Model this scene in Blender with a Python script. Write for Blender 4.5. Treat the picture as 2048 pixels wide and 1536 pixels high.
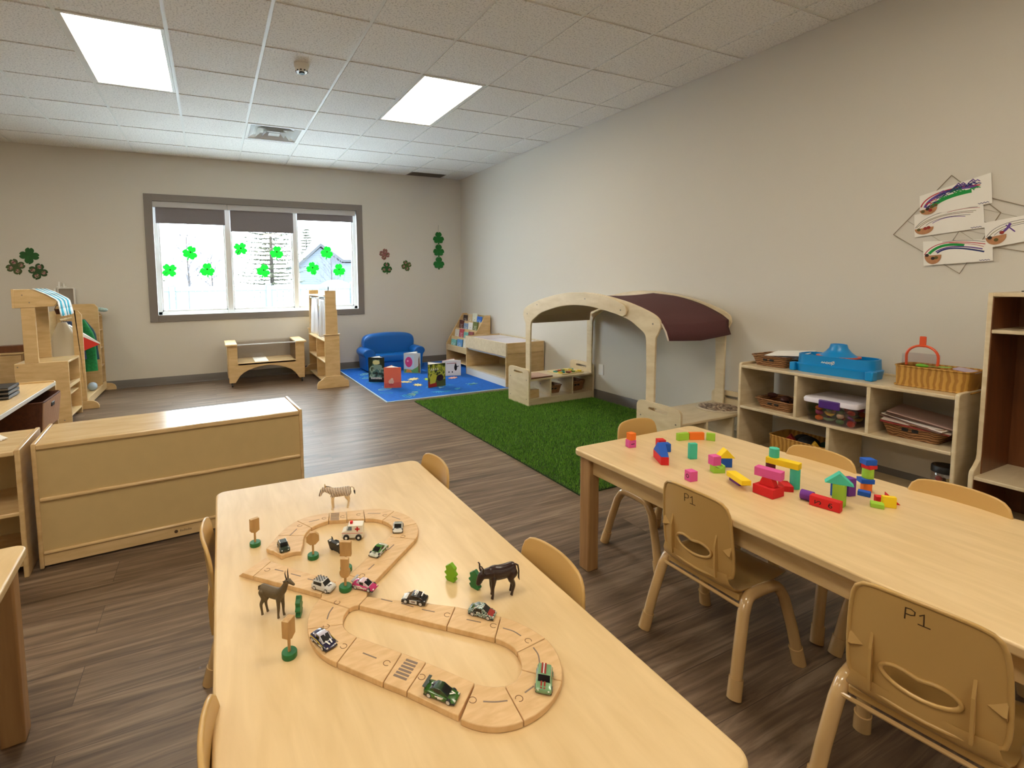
import bpy, bmesh, math, random
from mathutils import Vector, Matrix
random.seed(7)
PI = math.pi
SC = bpy.context.scene
COL = SC.collection
for o in list(bpy.data.objects): bpy.data.objects.remove(o)

# ---------------------------------------------------------------- camera
cam_d = bpy.data.cameras.new('camera'); cam = bpy.data.objects.new('camera', cam_d); COL.objects.link(cam)
cam_d.sensor_width = 36.0
cam_d.lens = 993.833 * 36.0 / 2048.0
cam_d.shift_x = 143.907 / 2048.0
cam_d.shift_y = -123.517 / 2048.0
cam_d.clip_start = 0.02; cam_d.clip_end = 200
R_ = Vector((0.90876, -0.41693, -0.01298)); U_ = Vector((0.0446, 0.0661, 0.9968)); F_ = Vector((0.4157, 0.9060, -0.0790))
yaw, pitch, roll = 0.430217, -0.0790954, -0.013026
F_ = Vector((math.sin(yaw)*math.cos(pitch), math.cos(yaw)*math.cos(pitch), math.sin(pitch)))
r0 = Vector((math.cos(yaw), -math.sin(yaw), 0)); u0 = r0.cross(F_)
R_ = math.cos(roll)*r0 + math.sin(roll)*u0; U_ = -math.sin(roll)*r0 + math.cos(roll)*u0
cam.matrix_world = Matrix(((R_.x, U_.x, -F_.x, 0), (R_.y, U_.y, -F_.y, 0), (R_.z, U_.z, -F_.z, 1.298), (0, 0, 0, 1)))
SC.camera = cam

# ---------------------------------------------------------------- world, exposure
SC.view_settings.view_transform = 'Standard'; SC.view_settings.look = 'None'
SC.view_settings.gamma = 1.0; SC.view_settings.use_curve_mapping = False
SC.view_settings.exposure = 0.75
W = bpy.data.worlds.new('overcast_sky'); SC.world = W; W.use_nodes = True
bg = W.node_tree.nodes['Background']
bg.inputs[1].default_value = 11.0
_nt = W.node_tree; _tc = _nt.nodes.new('ShaderNodeTexCoord'); _sp = _nt.nodes.new('ShaderNodeSeparateXYZ'); _cr = _nt.nodes.new('ShaderNodeValToRGB')
_nt.links.new(_tc.outputs['Generated'], _sp.inputs[0]); _nt.links.new(_sp.outputs['Z'], _cr.inputs[0]); _nt.links.new(_cr.outputs[0], bg.inputs[0])
_cr.color_ramp.elements[0].color = (0.62, 0.72, 0.78, 1); _cr.color_ramp.elements[1].color = (0.95, 1.08, 1.16, 1)   # overcast: brighter overhead
PANEL_COL = (1.0, 0.89, 0.71); PANEL_STR = 8.8

XR, YB, ZC = 3.8184, 7.4450, 2.9962
XL, YF = -4.6, -3.6
TZ = 0.55

# ---------------------------------------------------------------- materials
def lin(c):
    r = []
    for v in c[:3]:
        v = v/255.0
        r.append(v/12.92 if v <= 0.04045 else ((v+0.055)/1.055)**2.4)
    return (r[0], r[1], r[2], 1.0)
def nmat(name):
    m = bpy.data.materials.new(name); m.use_nodes = True
    nt = m.node_tree; return m, nt, nt.nodes['Principled BSDF']
def mat(name, col, rough=0.5, metal=0.0, coat=0.0, noise=None, bump=None, trans=0.0, spec=None, alpha=1.0, emit=None, col2=None):
    m, nt, b = nmat(name)
    b.inputs['Base Color'].default_value = lin(col); b.inputs['Roughness'].default_value = rough
    b.inputs['Metallic'].default_value = metal; b.inputs['Coat Weight'].default_value = coat
    b.inputs['Coat Roughness'].default_value = 0.08
    b.inputs['Transmission Weight'].default_value = trans; b.inputs['Alpha'].default_value = alpha
    if spec is not None: b.inputs['Specular IOR Level'].default_value = spec
    if emit: b.inputs['Emission Color'].default_value = (*emit[0], 1); b.inputs['Emission Strength'].default_value = emit[1]
    if noise or bump:
        tc = nt.nodes.new('ShaderNodeTexCoord')
    if noise:
        n = nt.nodes.new('ShaderNodeTexNoise'); n.inputs['Scale'].default_value = noise[0]; n.inputs['Detail'].default_value = 4
        nt.links.new(tc.outputs['Object'], n.inputs['Vector'])
        mx = nt.nodes.new('ShaderNodeValToRGB')
        a = lin(col); k = noise[1]
        c2 = lin(col2) if col2 else tuple(max(0, v*(1-k)) for v in a[:3])+(1,)
        lo, hi = (noise[2], noise[3]) if len(noise) > 3 else (0.35, 0.65)
        mx.color_ramp.elements[0].position = lo; mx.color_ramp.elements[0].color = c2
        mx.color_ramp.elements[1].position = hi; mx.color_ramp.elements[1].color = a
        nt.links.new(n.outputs['Fac'], mx.inputs['Fac']); nt.links.new(mx.outputs['Color'], b.inputs['Base Color'])
    if bump:
        n2 = nt.nodes.new('ShaderNodeTexNoise'); n2.inputs['Scale'].default_value = bump[0]; n2.inputs['Detail'].default_value = 5
        nt.links.new(tc.outputs['Object'], n2.inputs['Vector'])
        bp = nt.nodes.new('ShaderNodeBump'); bp.inputs['Strength'].default_value = bump[1]; bp.inputs['Distance'].default_value = 0.01
        nt.links.new(n2.outputs['Fac'], bp.inputs['Height']); nt.links.new(bp.outputs['Normal'], b.inputs['Normal'])
    return m
def wood(name, c1, c2, sc=(2, 14, 2), rough=0.35, coat=0.25, detail=6, spread=(0.3, 0.7), blotch=0.06):
    """figured timber: noise stretched along the grain, plus faint large patches"""
    m, nt, b = nmat(name)
    tc = nt.nodes.new('ShaderNodeTexCoord'); mp = nt.nodes.new('ShaderNodeMapping')
    mp.inputs['Scale'].default_value = sc
    nt.links.new(tc.outputs['Object'], mp.inputs['Vector'])
    n = nt.nodes.new('ShaderNodeTexNoise'); n.inputs['Scale'].default_value = 3.0; n.inputs['Detail'].default_value = detail; n.inputs['Distortion'].default_value = 0.6
    nt.links.new(mp.outputs['Vector'], n.inputs['Vector'])
    cr = nt.nodes.new('ShaderNodeValToRGB')
    cr.color_ramp.elements[0].position = spread[0]; cr.color_ramp.elements[0].color = lin(c2)
    cr.color_ramp.elements[1].position = spread[1]; cr.color_ramp.elements[1].color = lin(c1)
    nt.links.new(n.outputs['Fac'], cr.inputs['Fac'])
    n2 = nt.nodes.new('ShaderNodeTexNoise'); n2.inputs['Scale'].default_value = 3.2; n2.inputs['Detail'].default_value = 2
    nt.links.new(tc.outputs['Object'], n2.inputs['Vector'])
    hs = nt.nodes.new('ShaderNodeHueSaturation')
    mr = nt.nodes.new('ShaderNodeMapRange'); mr.inputs[3].default_value = 1-blotch; mr.inputs[4].default_value = 1+blotch
    nt.links.new(n2.outputs['Fac'], mr.inputs[0]); nt.links.new(mr.outputs[0], hs.inputs['Value'])
    nt.links.new(cr.outputs['Color'], hs.inputs['Color']); nt.links.new(hs.outputs['Color'], b.inputs['Base Color'])
    b.inputs['Roughness'].default_value = rough; b.inputs['Coat Weight'].default_value = coat; b.inputs['Coat Roughness'].default_value = 0.12
    return m
def floor_mat():
    m, nt, b = nmat('vinyl_plank_floor')
    tc = nt.nodes.new('ShaderNodeTexCoord')
    br = nt.nodes.new('ShaderNodeTexBrick'); br.offset = 0.37; br.inputs['Scale'].default_value = 1.0
    br.inputs['Brick Width'].default_value = 1.22; br.inputs['Row Height'].default_value = 0.18
    br.inputs['Mortar Size'].default_value = 0.0012; br.inputs['Mortar Smooth'].default_value = 0.3
    br.inputs['Color1'].default_value = (0.25, 0.25, 0.25, 1); br.inputs['Color2'].default_value = (0.75, 0.75, 0.75, 1); br.inputs['Mortar'].default_value = (0, 0, 0, 1)
    nt.links.new(tc.outputs['Object'], br.inputs['Vector'])
    # shift the grain per plank
    add = nt.nodes.new('ShaderNodeVectorMath'); add.operation = 'MULTIPLY_ADD'
    nt.links.new(br.outputs['Color'], add.inputs[0]); add.inputs[1].default_value = (7.3, 3.1, 5.0)
    mp = nt.nodes.new('ShaderNodeMapping'); mp.inputs['Scale'].default_value = (1.1, 17, 1)
    nt.links.new(tc.outputs['Object'], mp.inputs['Vector']); nt.links.new(mp.outputs['Vector'], add.inputs[2])
    n = nt.nodes.new('ShaderNodeTexNoise'); n.inputs['Scale'].default_value = 1.6; n.inputs['Detail'].default_value = 7; n.inputs['Roughness'].default_value = 0.62; n.inputs['Distortion'].default_value = 0.9
    nt.links.new(add.outputs[0], n.inputs['Vector'])
    cr = nt.nodes.new('ShaderNodeValToRGB')
    e = cr.color_ramp.elements
    e[0].position = 0.30; e[0].color = lin((72, 56, 42)); e[1].position = 0.72; e[1].color = lin((156, 136, 114))
    k = e.new(0.5); k.color = lin((116, 95, 76))
    nt.links.new(n.outputs['Fac'], cr.inputs['Fac'])
    hs = nt.nodes.new('ShaderNodeHueSaturation'); mr = nt.nodes.new('ShaderNodeMapRange')
    mr.inputs[3].default_value = 0.80; mr.inputs[4].default_value = 1.10
    nt.links.new(br.outputs['Color'], mr.inputs[0]); nt.links.new(mr.outputs[0], hs.inputs['Value']); nt.links.new(cr.outputs['Color'], hs.inputs['Color'])
    mx = nt.nodes.new('ShaderNodeMix'); mx.data_type = 'RGBA'
    nt.links.new(br.outputs['Fac'], mx.inputs[0]); nt.links.new(hs.outputs['Color'], mx.inputs[6]); mx.inputs[7].default_value = lin((70, 56, 46))
    nt.links.new(mx.outputs[2], b.inputs['Base Color'])
    b.inputs['Roughness'].default_value = 0.42
    bp = nt.nodes.new('ShaderNodeBump'); bp.inputs['Strength'].default_value = 0.12; bp.inputs['Distance'].default_value = 0.004
    nt.links.new(n.outputs['Fac'], bp.inputs['Height']); nt.links.new(bp.outputs['Normal'], b.inputs['Normal'])
    return m
def rib_mat(name, c1, c2, scale, axis='X', rough=0.7, band=(0.3, 0.7), bump=0.4, distort=0.0):
    m, nt, b = nmat(name)
    tc = nt.nodes.new('ShaderNodeTexCoord'); w = nt.nodes.new('ShaderNodeTexWave'); w.wave_type = 'BANDS'; w.bands_direction = axis
    w.inputs['Scale'].default_value = scale; w.inputs['Distortion'].default_value = distort
    nt.links.new(tc.outputs['Object'], w.inputs['Vector'])
    cr = nt.nodes.new('ShaderNodeValToRGB'); cr.color_ramp.elements[0].position = band[0]; cr.color_ramp.elements[1].position = band[1]
    cr.color_ramp.elements[0].color = lin(c1); cr.color_ramp.elements[1].color = lin(c2)
    nt.links.new(w.outputs['Fac'], cr.inputs['Fac']); nt.links.new(cr.outputs['Color'], b.inputs['Base Color'])
    b.inputs['Roughness'].default_value = rough
    if bump:
        bp = nt.nodes.new('ShaderNodeBump'); bp.inputs['Strength'].default_value = bump; bp.inputs['Distance'].default_value = 0.004
        nt.links.new(w.outputs['Fac'], bp.inputs['Height']); nt.links.new(bp.outputs['Normal'], b.inputs['Normal'])
    return m
def patch_mat(name, cols, scale=30, rough=0.35, dist=0.0):
    """patches of several colours (printed pictures, camouflage)"""
    m, nt, b = nmat(name)
    tc = nt.nodes.new('ShaderNodeTexCoord'); v = nt.nodes.new('ShaderNodeTexNoise'); v.inputs['Scale'].default_value = scale; v.inputs['Detail'].default_value = 2.5; v.inputs['Distortion'].default_value = dist
    nt.links.new(tc.outputs['Object'], v.inputs['Vector'])
    cr = nt.nodes.new('ShaderNodeValToRGB'); cr.color_ramp.interpolation = 'CONSTANT'
    e = cr.color_ramp.elements; n = len(cols)
    e[0].position = 0; e[0].color = lin(cols[0]); e[1].position = 0.36+0.28/(n-1)*0.5; e[1].color = lin(cols[1])
    for i in range(2, n):
        k = e.new(0.36+0.28*(i-0.5)/(n-1)); k.color = lin(cols[i])
    nt.links.new(v.outputs['Fac'], cr.inputs['Fac']); nt.links.new(cr.outputs['Color'], b.inputs['Base Color'])
    b.inputs['Roughness'].default_value = rough
    return m
def glass_mat(name, col=(255, 255, 255), rough=0.0, fac=0.9):
    """thin pane: mostly see-through with a little gloss"""
    m = bpy.data.materials.new(name); m.use_nodes = True; nt = m.node_tree
    for n in list(nt.nodes):
        if n.type != 'OUTPUT_MATERIAL': nt.nodes.remove(n)
    out = [n for n in nt.nodes if n.type == 'OUTPUT_MATERIAL'][0]
    t = nt.nodes.new('ShaderNodeBsdfTransparent'); t.inputs[0].default_value = lin(col)
    g = nt.nodes.new('ShaderNodeBsdfGlossy'); g.inputs['Roughness'].default_value = max(rough, 0.02)
    mx = nt.nodes.new('ShaderNodeMixShader'); mx.inputs[0].default_value = 1-fac
    nt.links.new(t.outputs[0], mx.inputs[1]); nt.links.new(g.outputs[0], mx.inputs[2]); nt.links.new(mx.outputs[0], out.inputs['Surface'])
    return m

M = {}
M['wall'] = mat('painted_wall', (214, 208, 197), 0.62, bump=(90, 0.05))
M['ceiling'] = mat('mineral_fibre_tile', (240, 238, 232), 0.9, noise=(85, 0.28, 0.36, 0.48), bump=(110, 0.35))
M['tbar'] = mat('white_ceiling_bar', (228, 228, 222), 0.45)
M['tshade'] = mat('tile_edge', (150, 140, 126), 0.9)
M['floor'] = floor_mat()
M['base'] = mat('grey_vinyl_base', (104, 98, 92), 0.5)
M['casing'] = mat('grey_window_casing', (128, 120, 114), 0.45)
M['vinyl'] = mat('white_vinyl', (236, 238, 238), 0.35)
M['glass'] = glass_mat('window_glass', fac=0.95)
M['shade'] = mat('grey_shade_fabric', (134, 128, 132), 0.85, noise=(300, 0.15))
M['shadebox'] = mat('shade_valance', (190, 188, 188), 0.5)
M['birch'] = wood('birch_ply', (222, 192, 142), (204, 170, 118), (2, 2, 9), 0.30, 0.35)
M['birchx'] = wood('birch_ply_along', (226, 196, 146), (208, 175, 122), (1.5, 9, 9), 0.26, 0.45)
M['birchy'] = wood('birch_ply_table', (232, 203, 154), (218, 187, 136), (9, 1.5, 9), 0.36, 0.18, blotch=0.04)
M['pale'] = wood('maple_ply', (226, 209, 176), (210, 190, 152), (2, 2, 7), 0.36, 0.2)
M['palex'] = wood('maple_ply_along', (222, 204, 170), (206, 186, 148), (1.5, 8, 8), 0.34, 0.2)
M['leg'] = wood('stained_leg', (188, 148, 100), (164, 122, 78), (10, 10, 1.2), 0.4, 0.2)
M['brown'] = wood('stained_back', (122, 72, 36), (96, 54, 24), (8, 8, 1), 0.4, 0.2)
M['hardboard'] = mat('hardboard_back', (202, 176, 124), 0.55, noise=(14, 0.04))
M['whiteedge'] = mat('white_edge_band', (226, 226, 220), 0.22)
M['track'] = wood('beech_track', (230, 194, 144), (212, 172, 120), (6, 26, 6), 0.5, 0.05)
M['sign'] = wood('beech_sign', (208, 168, 110), (188, 146, 90), (30, 30, 5), 0.55, 0.0)
M['mark'] = mat('printed_grey', (132, 112, 98), 0.6)
M['seam'] = mat('dark_gap', (120, 84, 50), 0.8)
M['chair'] = mat('tan_plastic', (200, 162, 98), 0.30, bump=(400, 0.03))
M['chairtube'] = mat('tan_tube', (206, 170, 116), 0.18, coat=0.6)
M['black'] = mat('black', (22, 20, 20), 0.45)
M['ink'] = mat('marker_ink', (74, 52, 28), 0.7)
M['white'] = mat('white_plastic', (236, 234, 228), 0.35)
M['paper'] = mat('white_paper', (240, 236, 228), 0.8)
M['chrome'] = mat('chrome', (210, 210, 215), 0.12, metal=1.0)
M['steel'] = mat('dull_screw', (150, 140, 126), 0.4, metal=0.8)
M['panel'] = mat('lit_diffuser', (255, 248, 232), 0.5, emit=(PANEL_COL, PANEL_STR))
M['rug'] = mat('blue_rug_pile', (8, 104, 204), 0.95, noise=(26, 0.16), bump=(500, 0.3))
M['rugedge'] = mat('pale_rug_binding', (190, 212, 226), 0.9)
M['sofa'] = mat('blue_vinyl', (10, 98, 178), 0.36, bump=(60, 0.05))
M['turfback'] = mat('turf_backing', (34, 56, 14), 0.95)
M['canopy'] = mat('maroon_canopy', (92, 52, 54), 0.85, noise=(200, 0.18))
M['hem'] = mat('canopy_hem', (214, 200, 186), 0.8)
M['clear'] = glass_mat('clear_acrylic', (248, 246, 244), 0.03, 0.94)
M['clearpl'] = glass_mat('clear_plastic', (246, 243, 247), 0.1, 0.90)
M['wicker'] = rib_mat('brown_wicker', (104, 66, 36), (168, 122, 78), 22, 'Z', 0.7, distort=6)
M['wickerin'] = mat('wicker_inside', (110, 74, 44), 0.8)
M['tanweave'] = rib_mat('tan_weave', (166, 116, 44), (198, 150, 66), 12, 'Y', 0.7, distort=4)
M['darkweave'] = rib_mat('dark_ribbed', (70, 42, 32), (168, 128, 104), 16, 'Y', 0.6, band=(0.25, 0.6), distort=1)
M['darkbrown'] = mat('dark_woven_brown', (92, 50, 28), 0.7, noise=(60, 0.3))
for n, c in dict(red=(214, 30, 34), blue=(24, 88, 190), yellow=(250, 214, 30), lime=(158, 206, 62), teal=(72, 196, 168), orange=(244, 122, 34), pink=(222, 88, 160), purple=(112, 50, 150), darkred=(96, 24, 30)).items():
    M['foam_'+n] = mat('foam_'+n, c, 0.75, bump=(250, 0.08))
M['sgreen'] = mat('painted_green', (28, 112, 56), 0.4, noise=(60, 0.12))
M['lgreen'] = mat('painted_lime', (122, 178, 18), 0.4)
M['tirewhite'] = mat('toy_wheel_rim', (214, 210, 204), 0.4)
M['toyglass'] = mat('toy_window', (16, 18, 22), 0.12, coat=0.5)
M['foil'] = mat('green_foil', (20, 110, 40), 0.28, metal=0.35)
m_, nt_, b_ = nmat('paper_green'); b_.inputs['Base Color'].default_value = lin((56, 214, 96)); b_.inputs['Roughness'].default_value = .8
tl_ = nt_.nodes.new('ShaderNodeBsdfTranslucent'); tl_.inputs[0].default_value = lin((56, 214, 96)); mx_ = nt_.nodes.new('ShaderNodeMixShader'); mx_.inputs[0].default_value = .45
out_ = [n for n in nt_.nodes if n.type == 'OUTPUT_MATERIAL'][0]; nt_.links.new(b_.outputs[0], mx_.inputs[1]); nt_.links.new(tl_.outputs[0], mx_.inputs[2]); nt_.links.new(mx_.outputs[0], out_.inputs['Surface'])
M['foam_green'] = m_
M['photo'] = patch_mat('pasted_photo', [(60, 84, 30), (196, 150, 140), (120, 60, 70), (70, 110, 40)], 40)
M['snow'] = mat('snow', (214, 222, 228), 0.9)

# ---------------------------------------------------------------- mesh helpers
class MB:
    def __init__(s): s.v = []; s.f = []; s.mi = []; s.m = Matrix.Identity(4); s.cur = 0
    def add(s, vs, fs):
        b = len(s.v); s.v += [tuple(s.m @ Vector(p)) for p in vs]
        for f in fs: s.f.append([b+i for i in f]); s.mi.append(s.cur)
        return s
    def at(s, x=0, y=0, z=0, rx=0, ry=0, rz=0):
        s.m = Matrix.Translation((x, y, z)) @ Matrix.Rotation(rz, 4, 'Z') @ Matrix.Rotation(ry, 4, 'Y') @ Matrix.Rotation(rx, 4, 'X'); return s
    def mat(s, i): s.cur = i; return s
    def box(s, x0, x1, y0, y1, z0, z1):
        v = [(x, y, z) for z in (z0, z1) for y in (y0, y1) for x in (x0, x1)]
        return s.add(v, [(0, 2, 3, 1), (4, 5, 7, 6), (0, 1, 5, 4), (2, 6, 7, 3), (0, 4, 6, 2), (1, 3, 7, 5)])
    def prism(s, poly, a0, a1, axis='z'):
        n = len(poly)
        P = {'z': lambda p, a: (p[0], p[1], a), 'x': lambda p, a: (a, p[0], p[1]), 'y': lambda p, a: (p[0], a, p[1])}[axis]
        v = [P(p, a0) for p in poly]+[P(p, a1) for p in poly]
        ar = sum(poly[i][0]*poly[(i+1) % n][1]-poly[(i+1) % n][0]*poly[i][1] for i in range(n))
        fs = [list(range(n))[::-1], list(range(n, 2*n))]+[(i, (i+1) % n, n+(i+1) % n, n+i) for i in range(n)]
        if (ar < 0) != (axis == 'y'): fs = [list(f)[::-1] for f in fs]
        return s.add(v, fs)
    def ring(s, outer, inner, a0, a1, axis='z'):
        """plate with a hole; outer and inner have the same number of points"""
        n = len(outer)
        P = {'z': lambda p, a: (p[0], p[1], a), 'x': lambda p, a: (a, p[0], p[1]), 'y': lambda p, a: (p[0], a, p[1])}[axis]
        v = [P(p, a) for a in (a0, a1) for l in (outer, inner) for p in l]
        fs = []
        for i in range(n):
            j = (i+1) % n
            fs += [(i, n+i, n+j, j), (2*n+i, 2*n+j, 3*n+j, 3*n+i), (i, j, 2*n+j, 2*n+i), (n+i, 3*n+i, 3*n+j, n+j)]
        return s.add(v, fs)
    def tube(s, path, r, n=10, closed=False, caps=True):
        path = [Vector(p) for p in path]; m = len(path)
        rs = r if isinstance(r, (list, tuple)) else [r]*m
        t0 = (path[1]-path[0]).normalized(); ref = Vector((0, 0, 1)) if abs(t0.z) < 0.9 else Vector((1, 0, 0))
        nx = t0.cross(ref).normalized(); v = []
        for i in range(m):
            a = path[(i-1) % m] if (i > 0 or closed) else path[0]; b = path[(i+1) % m] if (i < m-1 or closed) else path[-1]
            t = (b-a).normalized(); nx = (nx-t*nx.dot(t)).normalized(); ny = t.cross(nx)
            for k in range(n):
                an = 2*PI*k/n; v.append(path[i]+(nx*math.cos(an)+ny*math.sin(an))*rs[i])
        fs = []
        for i in range(m if closed else m-1):
            j = (i+1) % m
            for k in range(n):
                l = (k+1) % n; fs.append((i*n+k, i*n+l, j*n+l, j*n+k))
        if caps and not closed: fs += [list(range(n))[::-1], [(m-1)*n+k for k in range(n)]]
        return s.add(v, fs)
    def lathe(s, prof, n=24, cx=0, cy=0, sx=1, sy=1):
        v = []; fs = []
        for r, z in prof:
            for k in range(n):
                a = 2*PI*k/n; v.append((cx+sx*r*math.cos(a), cy+sy*r*math.sin(a), z))
        for i in range(len(prof)-1):
            for k in range(n):
                l = (k+1) % n; fs.append((i*n+k, i*n+l, (i+1)*n+l, (i+1)*n+k))
        if prof[0][0] > 1e-6: fs.append(list(range(n))[::-1])
        if prof[-1][0] > 1e-6: fs.append([(len(prof)-1)*n+k for k in range(n)])
        return s.add(v, fs)
    def ball(s, c, r, n=12, rx=1, ry=1, rz=1):
        m = max(6, n//2); v = [(c[0], c[1], c[2]-r*rz)]; fs = []
        for i in range(1, m):
            a = -PI/2+PI*i/m
            for k in range(n):
                b = 2*PI*k/n; v.append((c[0]+r*rx*math.cos(a)*math.cos(b), c[1]+r*ry*math.cos(a)*math.sin(b), c[2]+r*rz*math.sin(a)))
        v.append((c[0], c[1], c[2]+r*rz)); t = len(v)-1
        for k in range(n):
            l = (k+1) % n; fs.append((0, 1+l, 1+k)); fs.append((t, t-n+k, t-n+l))
        for i in range(m-2):
            for k in range(n):
                l = (k+1) % n; fs.append((1+i*n+k, 1+i*n+l, 1+(i+1)*n+l, 1+(i+1)*n+k))
        return s.add(v, fs)
    def loft(s, loops, caps=True, closed=True):
        n = len(loops[0]); v = [p for l in loops for p in l]; fs = []
        for i in range(len(loops)-1):
            for k in range(n if closed else n-1):
                l = (k+1) % n; fs.append((i*n+k, i*n+l, (i+1)*n+l, (i+1)*n+k))
        if caps: fs += [list(range(n))[::-1], [(len(loops)-1)*n+k for k in range(n)]]
        return s.add(v, fs)
    def ribbon(s, pts, w, plane, h=0.0004):
        """stroke of ink as one mitred strip: pts are 2-D, plane maps (u,v,h) to 3-D"""
        P = [Vector((p[0], p[1])) for p in pts]; P = [p for k, p in enumerate(P) if k == 0 or (p-P[k-1]).length > 1e-7]
        if len(P) < 2: return s
        m = len(P); L = []; Rr = []
        P[0] = P[0]-(P[1]-P[0]).normalized()*w*.3; P[-1] = P[-1]+(P[-1]-P[-2]).normalized()*w*.3
        for k in range(m):
            d1 = (P[k]-P[k-1]).normalized() if k else (P[1]-P[0]).normalized(); d2 = (P[k+1]-P[k]).normalized() if k < m-1 else d1
            t = d1+d2; t = t.normalized() if t.length > 1e-6 else d1
            n = Vector((-t.y, t.x)); c = max(.45, n.dot(Vector((-d1.y, d1.x)))); q = n*(w/2/c)
            L.append(P[k]+q); Rr.append(P[k]-q)
        v = [plane(p.x, p.y, a) for a in (0, h) for l in (L, Rr) for p in l]; fs = []
        for k in range(m-1):
            fs += [(k, m+k, m+k+1, k+1), (2*m+k, 2*m+k+1, 3*m+k+1, 3*m+k), (k, k+1, 2*m+k+1, 2*m+k), (m+k, 3*m+k, 3*m+k+1, m+k+1)]
        fs += [(0, 2*m, 3*m, m), (m-1, 2*m-1, 4*m-1, 3*m-1)]
        return s.add(v, fs)
    def build(s, name, mats, parent=None, bevel=0, seg=2, smooth=35, sub=0, solid=0):
        me = bpy.data.meshes.new(name); me.from_pydata(s.v, [], s.f); me.update()
        for m in (mats if isinstance(mats, (list, tuple)) else [mats]): me.materials.append(m)
        if max(s.mi, default=0) > 0: me.polygons.foreach_set('material_index', s.mi)
        bm = bmesh.new(); bm.from_mesh(me); bmesh.ops.recalc_face_normals(bm, faces=bm.faces); bm.to_mesh(me); bm.free()
        if smooth:
            me.polygons.foreach_set('use_smooth', [True]*len(me.polygons))
            if smooth < 180: me.set_sharp_from_angle(angle=math.radians(smooth))
        o = bpy.data.objects.new(name, me); COL.objects.link(o)
        if parent: o.parent = parent
        if solid:
            md = o.modifiers.new('solid', 'SOLIDIFY'); md.thickness = solid; md.offset = 0
        if bevel:
            md = o.modifiers.new('bevel', 'BEVEL'); md.width = bevel; md.segments = seg; md.limit_method = 'ANGLE'; md.angle_limit = math.radians(40); md.harden_normals = False
        if sub:
            md = o.modifiers.new('sub', 'SUBSURF'); md.levels = sub; md.render_levels = sub
        return o
def tag(o, label=None, cat=None, group=None, kind=None):
    if label: o['label'] = label
    if cat: o['category'] = cat
    if group: o['group'] = group
    if kind: o['kind'] = kind
    return o
def thing(name, label, cat, loc=(0, 0, 0), rz=0, group=None):
    o = bpy.data.objects.new(name, None); COL.objects.link(o); o.empty_display_size = 0.05
    o.location = loc; o.rotation_euler = (0, 0, rz); return tag(o, label, cat, group)
def struct(o): o['kind'] = 'structure'; return o
def dup(root, loc, rz, label=None, group=None):
    r = root.copy(); COL.objects.link(r); r.location = loc; r.rotation_euler = (0, 0, rz)
    if label: r['label'] = label
    if group: r['group'] = group
    def cp(a, b):
        for ch in a.children:
            c = ch.copy(); COL.objects.link(c); c.parent = b; cp(ch, c)
    cp(root, r); return r
def B(name, mt, parent, boxes, bevel=0.002, **k):
    mb = MB()
    for b in boxes: mb.box(*b)
    return mb.build(name, mt, parent, bevel=bevel, **k)
def rrect(x0, x1, y0, y1, r, n=6, corners=(1, 1, 1, 1)):
    """rounded rectangle; corners: (x1y1, x0y1, x0y0, x1y0)"""
    p = []
    for k, (cx, cy, sx, sy) in enumerate([(x1, y1, -1, -1), (x0, y1, 1, -1), (x0, y0, 1, 1), (x1, y0, -1, 1)]):
        if corners[k]:
            for i in range(n+1):
                a = PI/2*k+PI/2*i/n; p.append((cx+sx*r+r*math.cos(a), cy+sy*r+r*math.sin(a)))
        else: p.append((cx, cy))
    return p
def ell(cx, cy, rx, ry, n=24, a0=0): return [(cx+rx*math.cos(a0+2*PI*i/n), cy+ry*math.sin(a0+2*PI*i/n)) for i in range(n)]
def resample(poly, n, c=None):
    """points of a star-shaped polygon at n equal angles about c"""
    if c is None: c = (sum(p[0] for p in poly)/len(poly), sum(p[1] for p in poly)/len(poly))
    out = []
    for i in range(n):
        a = 2*PI*i/n; d = (math.cos(a), math.sin(a)); best = None
        for p, q in zip(poly, poly[1:]+poly[:1]):
            ex, ey = q[0]-p[0], q[1]-p[1]; det = d[0]*(-ey)+ex*d[1]
            if abs(det) < 1e-12: continue
            wx, wy = p[0]-c[0], p[1]-c[1]
            t = (wx*(-ey)+ex*wy)/det; u = (d[0]*wy-d[1]*wx)/det
            if t > 0 and -1e-9 <= u <= 1+1e-9 and (best is None or t > best): best = t
        out.append((c[0]+d[0]*best, c[1]+d[1]*best))
    return out
def spline(pts, n=8, closed=False):
    out = []; m = len(pts); P = [Vector(p) for p in pts]
    for i in range(m if closed else m-1):
        p0 = P[(i-1) % m] if (closed or i > 0) else P[0]*2-P[1]; p1 = P[i]; p2 = P[(i+1) % m]
        p3 = P[(i+2) % m] if (closed or i < m-2) else P[-1]*2-P[-2]
        for k in range(n):
            t = k/n; out.append(tuple(0.5*((2*p1)+(p2-p0)*t+(2*p0-5*p1+4*p2-p3)*t*t+(3*p1-p0-3*p2+p3)*t**3)))
    if not closed: out.append(tuple(P[-1]))
    return out

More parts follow.
